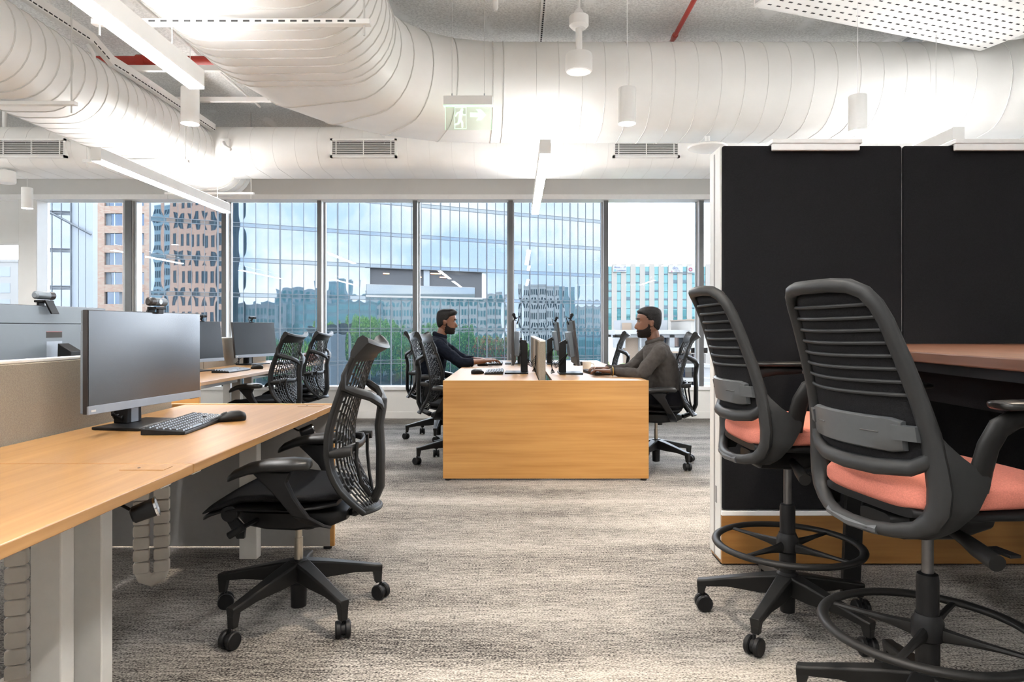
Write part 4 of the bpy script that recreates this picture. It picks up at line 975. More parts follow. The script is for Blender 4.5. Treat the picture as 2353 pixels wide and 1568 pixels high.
def person(label, loc, rz, P, m_shirt, rolled, quiff):
    t = thing('person', label, 'person', loc, rz)
    V = lambda k: Vector(P[k])
    HC = V('head'); Hm = Matrix.Translation(HC) @ Matrix.Rotation(P.get('nod', 0), 4, 'X')
    # ---- body: one continuous skin surface
    b = MB()
    b.loft(head_rings(lambda x, y, z: 0), M=Hm)
    for sx in (-1, 1):
        b.ball((sx*.077, -.012, -.002), (.008, .018, .031), 12, Hm); b.ball((sx*.082, -.020, .008), (.007, .012, .016), 10, Hm)
    nk = HC+Vector((0, -.025, -.05)); b.caps(V('neck')-Vector((0,.01,.06)), nk, .058, .054)
    sp = [V('hip'), V('waist'), V('chest'), V('neck')]
    for a, c, r0, r1 in ((0,1,.12,.11),(1,2,.11,.12),(2,3,.115,.06)): b.caps(sp[a], sp[c], r0, r1)
    for sx, nm in ((-1, 'l'), (1, 'r')):
        sh, el, wr, hd = V('sh_'+nm), V('el_'+nm), V('wr_'+nm), V('hd_'+nm)
        b.caps(V('chest')+Vector((sx*.06,0,.08)), sh, .06, .05); b.caps(sh, el, .045, .036); b.caps(el, wr, .038, .025)
        fw = (hd-wr); fw.z = 0; fw.normalize(); sd = Vector((fw.y, -fw.x, 0))*1.0
        th_s = -sx
        kn = wr+fw*.088+Vector((0,0,.006))
        for q in (-1.5, -.5, .5, 1.5): b.caps(wr+sd*q*.012, kn+sd*q*.0195, .016, .0115, 10)
        for q, ln in ((-1.5, .9), (-.5, 1.03), (.5, 1.0), (1.5, .78)):
            if th_s < 0: ln = {.9: .78, 1.03: 1.0, 1.0: 1.03, .78: .9}[ln]
            p0 = kn+sd*q*.0195; p1 = p0+fw*.038*ln+sd*q*.003+Vector((0,0,.003)); p2 = p1+fw*.024*ln+Vector((0,0,-.014)); p3 = p2+fw*.012*ln+Vector((0,0,-.016))
            b.caps(p0, p1, .0095, .0085, 8); b.caps(p1, p2, .0085, .0078, 8); b.caps(p2, p3, .0078, .0066, 8)
        p0 = wr+fw*.025+sd*th_s*.026; p1 = p0+fw*.032+sd*th_s*.022-Vector((0,0,.008)); p2 = p1+fw*.030+sd*th_s*.006-Vector((0,0,.010))
        b.caps(wr+fw*.01+sd*th_s*.012, p0, .015, .013, 8); b.caps(p0, p1, .0125, .0105, 8); b.caps(p1, p2, .0105, .008, 8)
        b.caps(V('hip')+Vector((sx*.08,0,-.01)), V('kn_'+nm), .075, .055); b.caps(V('kn_'+nm), V('an_'+nm), .05, .035)
    o = b.build('body', m_skin, t, smooth=80)
    md = o.modifiers.new('one_surface', 'REMESH'); md.mode = 'VOXEL'; md.voxel_size = .0042; md.use_smooth_shade = True
    sm = o.modifiers.new('soft', 'SMOOTH'); sm.iterations = 3; sm.factor = .5
    # ---- hair, beard, eyes, brows
    HL = [(-.11,-.075),(-.06,-.062),(-.025,-.030),(-.005,.012),(.018,.028),(.03,.055),(.05,.070),(.075,.078),(.10,.084)]
    def hair(x, y, z):
        k = ease(-.006, .010, z-lerp(HL, y)); return -.012+k*(.021+(.010+quiff*ease(-.02, .07, y))*ease(.045, .10, z))
    b = MB().loft(head_rings(hair, 56), M=Hm)
    o = b.build('hair', m_hair, t, smooth=80)
    BT = [(-.03,-.20),(-.012,-.20),(-.005,.0),(.012,-.004),(.03,-.038),(.055,-.050),(.075,-.050),(.12,-.052)]
    def beard(x, y, z):
        k = ease(.010, -.006, z-lerp(BT, y))
        if y > .07 and -.078 < z < -.064 and abs(x) < .020: k = 0
        return -.010+k*(.0135+.005*ease(-.09, -.115, z))
    MB().loft(head_rings(beard, 56), M=Hm).build('beard', m_beard, t, smooth=80)
    for sx in (-1, 1):
        MB().ball((sx*.030, .0815, .018), (.011, .007, .0065), 10, Hm).build('eye', m_eye, t); MB().ball((sx*.030, .0868, .018), (.0048, .0025, .0048), 8, Hm).build('iris', m_hair, t)
        MB().tube([(sx*.014,.096,.038),(sx*.030,.093,.043),(sx*.046,.080,.039)], .0045, 6, M=Hm).build('eyebrow', m_hair, t)
    # ---- shirt
    b = MB(); rings = []
    for (y, z, hx, hy) in P['torso']:
        rings.append([(hx*math.cos(2*PI*k/28), y+hy*math.sin(2*PI*k/28), z) for k in range(28)])
    b.loft(rings)
    for sx, nm in ((-1, 'l'), (1, 'r')):
        sh, el, wr = V('sh_'+nm), V('el_'+nm), V('wr_'+nm)
        b.caps(V('chest')+Vector((sx*.09,-.01,.10)), sh, .070, .066); b.caps(sh, el, .066, .053); b.caps(sh.lerp(el, .5), el, .060, .054)
        if rolled: b.caps(el, el.lerp(wr, .36), .053, .048)
        else: b.caps(el, el.lerp(wr, .93), .052, .036)
    o = b.build('shirt', m_shirt, t, smooth=80)
    md = o.modifiers.new('one_surface', 'REMESH'); md.mode = 'VOXEL'; md.voxel_size = .007; md.use_smooth_shade = True
    sm = o.modifiers.new('soft', 'SMOOTH'); sm.iterations = 6; sm.factor = .5
    tx = bpy.data.textures.new('folds', 'CLOUDS'); tx.noise_scale = .085
    dp = o.modifiers.new('folds', 'DISPLACE'); dp.texture = tx; dp.strength = .024; dp.mid_level = .5; dp.texture_coords = 'LOCAL'
    nkb = V('neck'); cz = nkb.z+.018
    ring = [(.066*math.cos(a), nkb.y+.006+.066*math.sin(a), cz+.022*(-math.sin(a))) for a in [2*PI*k/24 for k in range(24)]]
    MB().tube(ring, .012, 8, True, flat=.024, up=(0,.25,1)).build('collar', m_shirt, t, smooth=70)
    for sx, nm in ((-1, 'l'), (1, 'r')):
        el, wr = V('el_'+nm), V('wr_'+nm)
        if rolled: p = el.lerp(wr, .42); q = el.lerp(wr, .5); r_ = .047
        else: p = el.lerp(wr, .92); q = el.lerp(wr, 1.0); r_ = .034
        MB().cyl(p, q, r_, r_*.96, 18).build('cuff', m_shirt, t, bevel=.004)
    # ---- trousers and shoes
    b = MB(); b.caps(V('hip')+Vector((-.09,-.02,.0)), V('hip')+Vector((.09,-.02,.0)), .125, .125); b.caps(V('waist')-Vector((0,0,.08)), V('hip'), .13, .13)
    for sx, nm in ((-1, 'l'), (1, 'r')):
        b.caps(V('hip')+Vector((sx*.085,.02,-.015)), V('kn_'+nm), .088, .066); b.caps(V('kn_'+nm), V('an_'+nm), .064, .052)
    o = b.build('trousers', m_trous, t, smooth=80)
    md = o.modifiers.new('one_surface', 'REMESH'); md.mode = 'VOXEL'; md.voxel_size = .010; md.use_smooth_shade = True
    sm = o.modifiers.new('soft', 'SMOOTH'); sm.iterations = 5; sm.factor = .5
    for sx, nm in ((-1, 'l'), (1, 'r')):
        a = V('an_'+nm); x, y = a.x, a.y
        MB().slab([(x,y-.07,.035,.025,.03),(x,y-.05,.045,.038,.044),(x,y+.02,.045,.043,.044),(x,y+.10,.032,.047,.031),(x,y+.17,.024,.042,.023),(x,y+.195,.020,.022,.012)], 20, 2.6).build('shoe', m_leather, t, smooth=70)
    return t
PB = dict(head=(0,.112,1.165), nod=-.04, neck=(0,.055,1.00), chest=(0,.03,.84), waist=(0,-.01,.64), hip=(0,-.02,.535),
  sh_l=(-.185,.065,.925), el_l=(-.215,.215,.755), wr_l=(-.12,.435,.776), hd_l=(-.09,.53,.77),
  sh_r=(.185,.065,.925), el_r=(.225,.230,.770), wr_r=(.10,.440,.786), hd_r=(.07,.53,.78),
  kn_l=(-.12,.42,.535), an_l=(-.12,.40,.095), kn_r=(.12,.42,.535), an_r=(.12,.38,.095),
  torso=[(-.025,.50,.165,.125),(-.03,.56,.185,.150),(-.02,.64,.178,.142),(-.005,.74,.182,.138),(.015,.84,.192,.135),(.035,.92,.190,.118),(.048,.97,.150,.095),(.052,1.005,.085,.075),(.054,1.02,.066,.066)])
person('man in taupe shirt seated in profile typing at the middle bench', (1.205, 5.62, 0), RM_(90), PB, m_shirtB, False, .0)
PA = dict(PB); PA.update(head=(0,.135,1.185), nod=-.10, neck=(0,.060,1.03), chest=(0,.025,.87), sh_l=(-.185,.07,.945), el_l=(-.225,.300,.785), wr_l=(-.11,.500,.793), hd_l=(-.07,.60,.79),
  sh_r=(.185,.07,.945), el_r=(.215,.300,.775), wr_r=(.12,.530,.790), hd_r=(.09,.63,.785),
  torso=[(-.03,.50,.165,.125),(-.035,.56,.185,.150),(-.025,.66,.180,.142),(-.005,.76,.186,.138),(.015,.86,.196,.135),(.035,.945,.192,.118),(.050,1.0,.150,.095),(.056,1.035,.085,.075),(.058,1.05,.066,.066)])
person('man in navy shirt with rolled sleeves typing near the window', (-.85, 7.06, 0), RM_(-90), PA, m_shirtA, True, .022)
t = thing('bracelet', 'thin gold bracelet on the wrist of the man in taupe', 'bracelet', (1.205-.425, 5.62-.128, .776))
MB().tube([(.0, .036*math.cos(2*PI*k/24), .036*math.sin(2*PI*k/24)) for k in range(24)], .0035, 6, True).build('chain', m_gold, t)
# ================================================================== the street outside
ZG = -15.0
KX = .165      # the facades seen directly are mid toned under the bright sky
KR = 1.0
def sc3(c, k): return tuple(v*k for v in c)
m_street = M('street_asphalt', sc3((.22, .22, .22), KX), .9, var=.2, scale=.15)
m_cw = mirror_glass('curtain_glass', sc3((.84, .90, .99), .105), sc3((.10, .20, .26), .5), .88)
m_cwline = M('facade_mullion', sc3((.16, .20, .24), KX), .5, .2, var=.05)
m_spandrel = mirror_glass('spandrel_glass', sc3((.74, .85, .95), .10), sc3((.22, .32, .38), KX), .65)
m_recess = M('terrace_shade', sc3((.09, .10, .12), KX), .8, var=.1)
m_teal = mirror_glass('teal_glass', sc3((.55, .85, .88), .21), sc3((.16, .52, .56), KX), .25)
m_tealdk = M('vent_dark_teal', sc3((.03, .16, .24), KX), .4, var=.1, scale=.4)
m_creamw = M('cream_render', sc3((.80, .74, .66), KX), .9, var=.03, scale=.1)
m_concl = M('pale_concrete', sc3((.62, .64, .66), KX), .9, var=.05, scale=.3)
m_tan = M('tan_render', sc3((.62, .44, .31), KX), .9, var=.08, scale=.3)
m_navyglass = mirror_glass('navy_window', sc3((.5, .6, .75), .21), sc3((.05, .09, .16), KX), .35)
m_curtain = M('pale_curtain', sc3((.38, .47, .56), KX), .9, var=.05)
m_brick = brick_mat('mixed_brick', sc3((.80, .44, .30), KX), sc3((.92, .72, .56), KX), sc3((.88, .78, .70), KX), 1.0, .48, .20)
m_brickd = brick_mat('warm_brick', sc3((.78, .40, .24), KR), sc3((.90, .56, .38), KR), sc3((.80, .58, .44), KR), 1.0, .5, .22)
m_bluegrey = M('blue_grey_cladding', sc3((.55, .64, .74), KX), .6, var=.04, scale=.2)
m_slate = M('slate_band', sc3((.36, .52, .58), KR), .6, var=.05, scale=.2)
m_greyb = M('grey_render', sc3((.52, .58, .62), KR), .9, var=.08, scale=.2)
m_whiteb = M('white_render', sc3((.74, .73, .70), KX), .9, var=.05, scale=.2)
m_leaf = M('leaf_green', sc3((.24, .50, .09), KR), .7, var=.45, scale=.8)
m_leafd = M('leaf_dark_green', sc3((.12, .34, .12), KR), .7, var=.4, scale=.8)
m_leafl = M('leaf_lime', sc3((.46, .70, .12), KR), .7, var=.35, scale=.8)
m_flower = M('orange_flowers', sc3((.75, .16, .06), KR), .7, var=.3, scale=.8)
m_trunk = M('tree_bark', sc3((.16, .12, .09), KR), .9, var=.3, scale=3)
m_whiter = M('bright_render', (.86, .84, .80), .9, var=.05, scale=.2)
m_tealr = mirror_glass('bright_teal_glass', (.30, .46, .48), (.24, .58, .62), .3)
m_sign = M('sign_white', sc3((.82, .84, .90), KX), .6, var=.01)
m_signb = M('sign_blue', sc3((.06, .13, .42), KX), .6, var=.02)
m_signr = M('sign_red', sc3((.75, .12, .22), KX), .6, var=.02)
m_signg = M('sign_grey', sc3((.30, .30, .36), KX), .6, var=.02)
gr = struct(MB().bb(-400, 400, 14, 620, ZG-.5, ZG).build('floor_street', m_street, smooth=0)); tag(gr, 'street level far below the windows')
struct(MB().bb(30, 400, -300, 14, ZG-.5, ZG).build('floor_street', m_street, smooth=0))
# ---- mirror glass office block
P0 = Vector((-32.8, 78, 0)); T = Vector((.881, .473, 0)); Nn = Vector((.473, -.881, 0))
cw = thing('glass_office_block', 'mirror glass office block reflecting clouds across the street', 'building', (P0.x, P0.y, ZG), math.atan2(T.y, T.x))
z0 = -ZG; S0, S1, MOD = -7.9, 51.7, 1.355; NC = int(round((S1-S0)/MOD)); MOD = (S1-S0)/NC
lev = [13.29-4.05*k for k in range(7)]
MB().bb(S0, S1, .3, 18, 0, z0+30).build('building_core', m_greyb, cw, smooth=0)
pm = MB(); A, B = 6, 10; HH = 3.6
for i in range(B+1):
    for j in range(A+1):
        u, v = -1+2*j/A, -1+2*i/B
        pm.v.append(Vector((u*(MOD/2-.02), -.0042*(1-u*u)*(1-v*v*v*v), v*(HH/2-.01))))
for i in range(B):
    for j in range(A): q = i*(A+1)+j; pm.f.append([q, q+1, q+A+2, q+A+1])
pme = pm.mesh('pane'); pme.materials.append(m_cw); pme.polygons.foreach_set('use_smooth', [True]*len(pme.polygons))
c0, c1 = 15.9, 32.1
rnd = random.Random(4)
for r in range(6):
    zc_ = lev[r]+HH/2
    for c in range(NC):
        sc_ = S0+(c+.5)*MOD
        if r == 2 and c0 < sc_ < c1: continue
        o = bpy.data.objects.new('pane', pme); COL.objects.link(o); o.parent = cw; o.location = (sc_, 0, z0+zc_)
        o.rotation_euler = (rnd.uniform(-1, 1)*.0022, 0, rnd.uniform(-1, 1)*.0022)
MB().bb(S0, S1, 0, .05, z0+lev[6], z0+lev[5]-.45).build('lower_glazing', m_cw, cw, smooth=0)
MB().bb(S0, S1, 0, .05, z0+lev[0]+4.05, z0+30).build('upper_glazing', m_cw, cw, smooth=0)
for k, zl in enumerate([lev[0]+4.05]+lev):
    MB().bb(S0, S1, -.02, .06, z0+zl-.45, z0+zl).build('spandrel', m_spandrel, cw, smooth=0)
    for zz in (zl, zl-.45):
        MB().bb(S0, S1, -.06, .02, z0+zz-.035, z0+zz+.035).build('transom', m_cwline, cw, smooth=0)
for c in range(NC+1):
    w_ = .085 if c % 5 == 0 else .028
    if c0-.5 < S0+c*MOD < c1+.2 and c % 1 == 0:
        MB().bb(S0+c*MOD-w_, S0+c*MOD+w_, -.06, .03, z0+lev[2]+HH, z0+28).bb(S0+c*MOD-w_, S0+c*MOD+w_, -.06, .03, z0+lev[6], z0+lev[2]).build('mullion', m_cwline, cw, smooth=0)
    else: MB().bb(S0+c*MOD-w_, S0+c*MOD+w_, -.06, .03, z0+lev[6], z0+28).build('mullion', m_cwline, cw, smooth=0)
# terrace cut into the facade
zt0, zt1 = z0+lev[2], z0+lev[2]+HH
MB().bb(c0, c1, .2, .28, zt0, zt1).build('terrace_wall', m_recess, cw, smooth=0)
MB().bb(c0, c1, -.35, .25, zt1-.06, zt1+.02).build('terrace_soffit', m_cwline, cw, smooth=0)
MB().bb(c0, c1, -.10, .25, zt0-.12, zt0+.12).build('terrace_slab', m_whiteb, cw, smooth=0)
MB().bb(c0+.1, c1-1.2, -.06, -.03, zt0+.12, zt0+1.45).build('glass_balustrade', m_spandrel, cw, smooth=0)
MB().bb(c0+.1, c1-1.2, -.07, -.02, zt0+1.43, zt0+1.50).build('handrail', m_concl, cw, smooth=0)
MB().bb(23.6, 24.4, -.02, .2, zt0+.1, zt1).build('column', m_bluegrey, cw, smooth=0)
m_amber = emitter('amber_lamp', (1, .42, .16), 1.2)
for q, (sx, sz, w_) in enumerate(((18.2, zt1-.75, .5), (22.6, zt1-1.05, .45), (24.6, zt1-.5, .9), (25.9, zt1-.95, .55))):
    MB().bb(sx, sx+w_*1.6, .12, .18, sz, sz+.13, None).build('terrace_lamp', m_amber, cw, smooth=0)
# ---- things standing where the mirror glass picks them up
def refl(v):
    v = Vector(v); sd = (Vector((v.x, v.y, 0))-P0).dot(Nn); r = v-2*sd*Nn; return Vector((r.x, r.y, v.z))
RA = math.atan2(.833, .5525)+PI
def vpt(px, py, L_): p = at(px, py, L_); return p
def block(name, label, px0, px1, ytop, L_, dep, wall, rows=0, cols=0, glass=None, mirrored=True, band=False, wfrac=.62, hfrac=.6):
    a, b_ = vpt(px0, ytop, L_), vpt(px1, ytop, L_); w_ = b_.x-a.x; H = a.z-ZG
    c = Vector(((a.x+b_.x)/2, L_, ZG))
    if mirrored: c = refl(c); c.z = ZG
    t = thing(name, label, 'building', c, RA if mirrored else 0)
    MB().bb(-w_/2, w_/2, 0, dep, 0, H).build('wall', wall, t, smooth=0)
    MB().bb(-w_/2-.15, w_/2+.15, -.15, dep+.15, H-.2, H+.35).build('parapet', wall, t, smooth=0)
    if rows:
        fh = 3.6
        for i in range(rows):
            zc_ = H-fh*(i+.65)
            if band:
                MB().bb(-w_/2+.3, w_/2-.3, -.08, .02, zc_-fh*.3, zc_+fh*.3).build('window_band', glass, t, smooth=0)
                for j in range(cols): x = -w_/2+.3+(w_-.6)*(j+.5)/cols; MB().bb(x-.12, x+.12, -.14, -.06, zc_-fh*.3, zc_+fh*.3).build('window_post', wall, t, smooth=0)
            else:
                for j in range(cols):
                    x = -w_/2+w_*(j+.5)/cols; hw = w_/cols*wfrac/2
                    MB().bb(x-hw, x+hw, -.05, .02, zc_-fh*hfrac/2, zc_+fh*hfrac/2).build('window', glass, t, smooth=0)
    return t
block('grey_low_block', 'grey low block seen mirrored behind the far left monitors', 520, 640, 698, 212, 8, m_greyb, 5, 5, m_tealr)
block('grey_stepped_block', 'grey stepped block mirrored in the glass left of centre', 636, 742, 668, 232, 8, m_greyb, 6, 4, m_tealr)
block('grey_narrow_block', 'narrow grey block with dark windows mirrored left of centre', 742, 792, 645, 242, 8, m_slate, 7, 2, m_tealr)
block('teal_glass_block', 'teal glass block mirrored low behind the chairs', 600, 860, 690, 222, 8, m_slate, 6, 12, m_tealr, wfrac=.8)
block('long_white_block', 'long white block mirrored above the head of the man in navy', 840, 1160, 678, 235, 8, m_whiter, 6, 14, m_tealr, wfrac=.66)
block('white_office', 'white office with slim windows mirrored behind the middle monitors', 1195, 1290, 658, 222, 8, m_whiter, 6, 7, m_navyglass, wfrac=.5)
block('slate_office', 'slate office block mirrored right of the middle monitors', 1256, 1320, 660, 233, 8, m_slate, 7, 4, m_tealr)
block('pale_office', 'pale office block mirrored beside the fifth mullion', 1322, 1400, 700, 244, 8, m_whiter, 6, 4, m_tealr)
block('teal_shop_block', 'teal low block mirrored at the right end of the glass facade', 1306, 1420, 770, 205, 10, m_slate, 3, 5, m_tealr, wfrac=.85, hfrac=.8)
block('banded_office', 'dark banded office mirrored beside the patterned brick tower', 338, 392, 472, 205, 12, m_slate, 9, 4, m_navyglass, wfrac=.75)
def brick_tower(label, c, rz, cols, zs, x0, x1, dep, mat, H0, H1):
    """piers and spandrels round recessed windows; cols = (x0, x1) of each window column"""
    t = thing('brick_tower', label, 'building', (c[0], c[1], ZG), rz); g = -ZG
    MB().bb(x0, x1, .6, dep, 0, g+H1).build('building_core', m_navyglass, t, smooth=0)
    xs = [x0]+[v for q in cols for v in q]+[x1]
    for a, b_ in zip(xs[::2], xs[1::2]):
        if b_-a > .05: MB().bb(a, b_, 0, .6, 0, g+H1).build('brick_pier', mat, t, smooth=0)
    for (a, b_) in cols:
        for k, (za, zb) in enumerate(zs):
            zn = zs[k+1][0] if k+1 < len(zs) else H1
            MB().bb(a, b_, .02, .6, g+zb, g+zn).build('brick_spandrel', mat, t, smooth=0)
            wn = MB().bb(a, b_, .42, .5, g+za, g+zb).build('window', m_navyglass, t, smooth=0)
            f = rnd.choice((.2, .25, .3)); sd = rnd.choice((0, 1)); xa = a+(b_-a)*(1-f)*sd
            MB().bb(xa, xa+(b_-a)*f, .38, .42, g+za, g+zb).build('curtain', m_curtain, wn, smooth=0)
            MB().bb((a+b_)/2-.05, (a+b_)/2+.05, .36, .42, g+za, g+zb).build('window_bar', m_slate, wn, smooth=0)
        MB().bb(a, b_, .02, .6, 0, g+zs[0][0]).build('brick_spandrel', mat, t, smooth=0)
    return t
D = 112.0; sx_ = D/F
cx = (270-VX)*sx_
cols = [((a-270)*sx_, (b_-270)*sx_) for a, b_ in ((150, 165), (185, 222), (240, 281), (312, 331))]
zs = [(CH+(VY-699)*sx_-3.22*4+3.22*k, CH+(VY-671)*sx_-3.22*4+3.22*k) for k in range(14)]
brick_tower('patterned cream and salmon brick tower beyond the left windows', (cx, D), 0, cols, zs, (130-270)*sx_, (345-270)*sx_, 12, m_brick, 0, 34)
cr = refl(Vector(((452-VX)*190/F, 190, 0))); s2 = 190/F
cols = [((a)*s2, (b_)*s2) for a, b_ in ((-52, -28), (-8, 12), (30, 50))]
zs2 = [(CH+(VY-701)*s2-5.46*3+5.46*k, CH+(VY-671)*s2-5.46*3+5.46*k) for k in range(11)]
brick_tower('warm brick tower mirrored in the glass beside the third window', (cr.x, cr.y), RA, cols, zs2, -60*s2, 70*s2, 12, m_brickd, 0, 46)
# ---- pale glass tower at the far left
Dg = 95.0; sg = Dg/F
t = thing('pale_glass_tower', 'pale blue glass tower with slanted dark edge at the far left', 'building', ((142-VX)*sg, Dg, ZG), RM_(14)); g = -ZG
MB().bb(-60*sg, 62*sg, .4, 2.2, 0, g+32).build('building_core', m_bluegrey, t, smooth=0)
for r in range(9):
    for c in range(4):
        x = (-58+19*c)*sg; MB().bb(x+.03, x+19*sg-.03, .0, .08, g-14+5.2*r+.25, g-14+5.2*r+4.9).build('pane', m_cw, t, smooth=0)
    for dz in (0, 1): MB().bb(-58*sg, 18*sg, -.08, .06, g-14+5.2*r-.04+dz*.25, g-14+5.2*r+.04+dz*.25).build('transom', m_cwline, t, smooth=0)
for c in range(5): MB().bb((-58+19*c)*sg-.05, (-58+19*c)*sg+.05, -.08, .06, 0, g+32).build('mullion', m_cwline, t, smooth=0)
for k, x in enumerate((18, 33, 48)): MB().bb(x*sg+.03, (x+15)*sg-.03, .2, .42, 0, g+32).build('cladding_panel', m_bluegrey, t, smooth=0)
MB().tube([(-58*sg, -.3, g+CH+(VY-470)*sg), (62*sg, -.3, g+CH+(VY-538)*sg)], .16, 6).build('slanted_edge', m_cwline, t)
block('white_distant_block', 'washed out white block beyond the leftmost window', -120, 84, 600, 150, 10, m_whiteb, 6, 4, m_bluegrey, False)
# ---- cream tower at the right
Dc = 280.0; sc = Dc/F
t = thing('cream_tower', 'cream tower with vertical teal window strips and roof signs', 'building', ((1509-VX)*sc, Dc, ZG), 0); g = -ZG
ztop = CH+(VY-607)*sc
xa, xb = (1385-1509)*sc, (1640-1509)*sc
MB().bb(xa, xb, .9, 30, 0, g+ztop-1.2).build('building_core', m_creamw, t, smooth=0)
cen = [1400.8+21.58*k for k in range(12)]
for k in range(13):
    c = 1400.8+21.58*(k-.5); MB().bb((c-1509-6.0)*sc, (c-1509+6.0)*sc, 0, .9, 0, g+ztop).build('pier', m_creamw, t, smooth=0)
pme2 = None
for k, c in enumerate(cen):
    for r in range(9):
        zb = ztop-.9-3.48*(r+1); x = (c-1509)*sc; hw = 4.9*sc
        MB().bb(x-hw, x+hw, .35, .9, g+zb+.1, g+zb+3.42).build('window', m_teal, t, smooth=0)
        if rnd.random() < .62:
            hh = rnd.choice((.5, .7, .75, 1.3)); MB().bb(x-hw, x+hw, .28, .5, g+zb+.05, g+zb+.05+hh).build('opening', m_tealdk, t, smooth=0)
def words(txt, size, mat, parent, loc, name='lettering'):
    cu = bpy.data.curves.new('txt', 'FONT'); cu.body = txt; cu.size = size; cu.extrude = .02; cu.align_x = 'CENTER'; cu.align_y = 'CENTER'
    ob = bpy.data.objects.new('txt', cu); COL.objects.link(ob); bpy.context.view_layer.update()
    me = bpy.data.meshes.new_from_object(ob.evaluated_get(bpy.context.evaluated_depsgraph_get())); bpy.data.objects.remove(ob)
    me.materials.clear(); me.materials.append(mat); o = bpy.data.objects.new(name, me); COL.objects.link(o); o.parent = parent; o.location = loc; o.rotation_euler = (PI/2, 0, 0); return o
def board(a, b_, ya, yb):
    x0, x1 = (a-1509)*sc, (b_-1509)*sc; za, zb = g+CH+(VY-yb)*sc, g+CH+(VY-ya)*sc
    o = MB().bb(x0, x1, -.5, -.15, za, zb).build('sign_board', m_sign, t, smooth=0); return o, (x0+x1)/2, (za+zb)/2
o, x, z = board(1408.5, 1439, 610.5, 625.5); words('Amour of', 1.15, m_signb, o, (x, -.55, z+.6)); words('common', 1.05, m_signb, o, (x+.6, -.55, z-.65)); MB().bb(x-2.4, x-1.5, -.55, -.5, z-1.1, z-.25).build('sign_mark', m_teal, o, smooth=0)
o, x, z = board(1536, 1568.5, 610.5, 626.5); words('dcs.', 1.7, m_signb, o, (x, -.55, z+.4)); words('DELTA', .8, m_signg, o, (x+.6, -.55, z-.9)); MB().add([(x-2.0,-.55,z-1.3),(x-1.3,-.55,z-1.3),(x-1.65,-.55,z-.6)], [(0,1,2)]).build('sign_mark', m_signr, o, smooth=0)
o, x, z = board(1579, 1612, 612, 627); words('DPS', 1.0, m_signg, o, (x+1.3, -.55, z)); MB().tube([(x-1.7+.6*math.cos(2*PI*k/20), -.55, z+.6*math.sin(2*PI*k/20)) for k in range(20)], .22, 6, True).build('sign_mark', m_signr, o)
# ---- low concrete buildings in front of it
Dl = 44.0; sl = Dl/F
t = thing('concrete_car_park', 'pale concrete low building with dark openings at the right', 'building', ((1500-VX)*sl, Dl, ZG), 0)
def B_(name, a, b_, ya, yb, y0, y1, mat):
    zb_ = 0 if yb is None else g+CH+(VY-yb)*sl
    return MB().bb((a-1500)*sl, (b_-1500)*sl, y0, y1, zb_, g+CH+(VY-ya)*sl).build(name, mat, t, smooth=0)
B_('rooftop_room', 1436, 1550, 735, 762, 2, 5, m_concl); B_('rooftop_wall', 1440, 1462, 742, 762, 1.8, 2, m_tan)
B_('roof_slab', 1412, 1584, 759, 768, -.3, 6, m_whiteb); B_('upper_wall', 1412, 1584, 768, 776, 0, 6, m_concl)
B_('back_wall', 1412, 1584, 770, None, 1.6, 6, m_greyb)
for a, b_ in ((1412, 1437), (1470, 1474), (1516, 1520), (1539, 1550), (1577, 1584)): B_('pillar', a, b_, 770, 800, 0, .8, m_concl)
B_('tan_wall', 1437, 1470, 772, 840, .6, 1.2, m_tan); B_('opening', 1520, 1539, 777, 797, 1.0, 1.5, m_navyglass); B_('opening', 1552, 1578, 777, 799, 1.0, 1.5, m_navyglass)
B_('floor_slab', 1470, 1620, 799, 807, -.6, 3, m_whiteb); B_('ledge', 1470, 1620, 807, 811, -.6, 3, m_tan)
B_('cream_block', 1582, 1625, 735, 812, -.6, 5, m_creamw); B_('block_cap', 1580, 1628, 734, 737, -.7, 5, m_tan)
for yy in (811, 843, 875):
    B_('floor_slab', 1500, 1625, yy+25, yy+32, -.8, 3, m_whiteb)
    for a, b_ in ((1530, 1548), (1560, 1578), (1597, 1612)): B_('opening', a, b_, yy+3, yy+25, .4, .9, m_navyglass)
    B_('lower_wall', 1500, 1625, yy, yy+26, .8, 3, m_creamw)
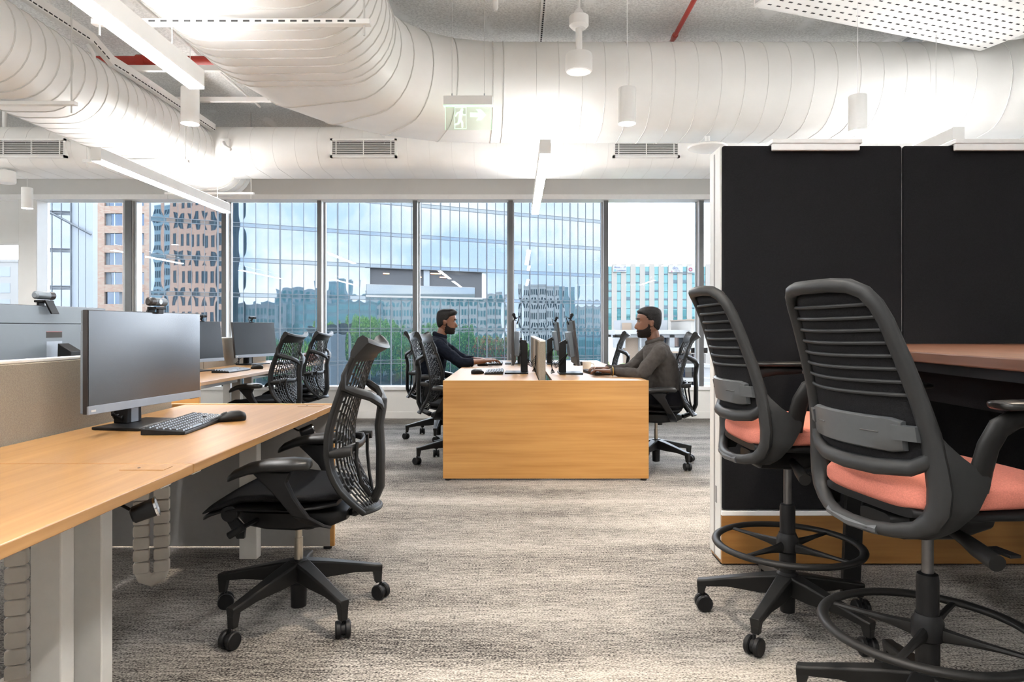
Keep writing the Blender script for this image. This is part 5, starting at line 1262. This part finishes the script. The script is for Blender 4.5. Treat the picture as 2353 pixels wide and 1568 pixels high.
# ---- trees
def tree(label, base_, h, r, n, mats, zc=.62, seed=1):
    rn = random.Random(seed); t = thing('tree', label, 'tree', base_)
    MB().tube([(0,0,0),(.1,0,h*.3),(-.1,.1,h*.6),(0,0,h*.85)], [h*.022, h*.018, h*.012, h*.004], 8).build('trunk', m_trunk, t)
    for k in range(4):
        a = rn.uniform(0, 6.28); MB().tube([(0,0,h*(.35+.1*k)), (r*.35*math.cos(a), r*.35*math.sin(a), h*(.5+.09*k)), (r*.7*math.cos(a), r*.7*math.sin(a), h*(.6+.08*k))], [h*.010, h*.006, h*.002], 6).build('branch', m_trunk, t)
    cl = [(rn.uniform(-.6, .6)*r, rn.uniform(-.6, .6)*r, h*(zc+rn.uniform(-.40, .24)), rn.uniform(.30, .50)*r) for _ in range(22)]
    for mi, m_ in enumerate(mats):
        vs = []; fs = []
        for q in range(n//len(mats)):
            c = rn.choice(cl); u = Vector((rn.gauss(0,1), rn.gauss(0,1), rn.gauss(0,1))).normalized()*c[3]*rn.uniform(.6, 1.05)
            p = Vector((c[0], c[1], c[2]))+u; s_ = rn.uniform(.10, .22)*r/3
            a = Vector((rn.gauss(0,1), rn.gauss(0,1), rn.gauss(0,1))).normalized(); b_ = a.cross(Vector((rn.gauss(0,1), rn.gauss(0,1), rn.gauss(0,1)))).normalized()
            o = len(vs); vs += [p-a*s_, p+b_*s_*.6, p+a*s_, p-b_*s_*.6]; fs.append((o, o+1, o+2, o+3))
        tag(MB().add(vs, fs).build('foliage' if mi == 0 else 'blossom' if m_ is m_flower else 'foliage', m_, t, smooth=0), kind='stuff')
    return t
TR = [(615, 870, 778, 205, 'dark tree mirrored low at the far left bench', [m_leafd]), (780, 800, 742, 206, 'bright green tree mirrored left of the foreground chair back', [m_leaf, m_leafl]),
      (860, 0, 728, 208, 'tall bright green tree mirrored right of the foreground chair back', [m_leaf, m_leafl]), (925, 0, 752, 204, 'bushy green tree mirrored beside the third mullion', [m_leaf, m_leafd]),
      (1060, 0, 760, 206, 'green tree mirrored in front of the man in navy', [m_leafd, m_leaf]), (1125, 0, 768, 203, 'tree with orange blossom mirrored beside the middle monitors', [m_leafd, m_leaf, m_flower]),
      (715, 0, 800, 203, 'small green tree mirrored under the second chair of the far bench', [m_leafl, m_leaf]), (985, 0, 748, 207, 'slim green tree mirrored behind the man in navy', [m_leaf]),
      (1240, 0, 800, 202, 'lime green tree mirrored above the cream divider', [m_leafl, m_leaf]), (650, 0, 792, 206, 'dark bushy tree mirrored between the far left chairs', [m_leafd, m_leaf])]
for k, (px_, _, yt, L_, lb, ms_) in enumerate(TR):
    p = refl(at(px_, yt, L_)); h = p.z-ZG; tree(lb, (p.x, p.y, ZG), h, 8.0, 9500, ms_, seed=k+2)
p = at(1412, 756, 39); tree('green tree at the edge of the glass block beside the far right chair', (p.x, p.y, ZG), p.z-ZG, 1.5, 3000, [m_leaf, m_leafl], seed=40)
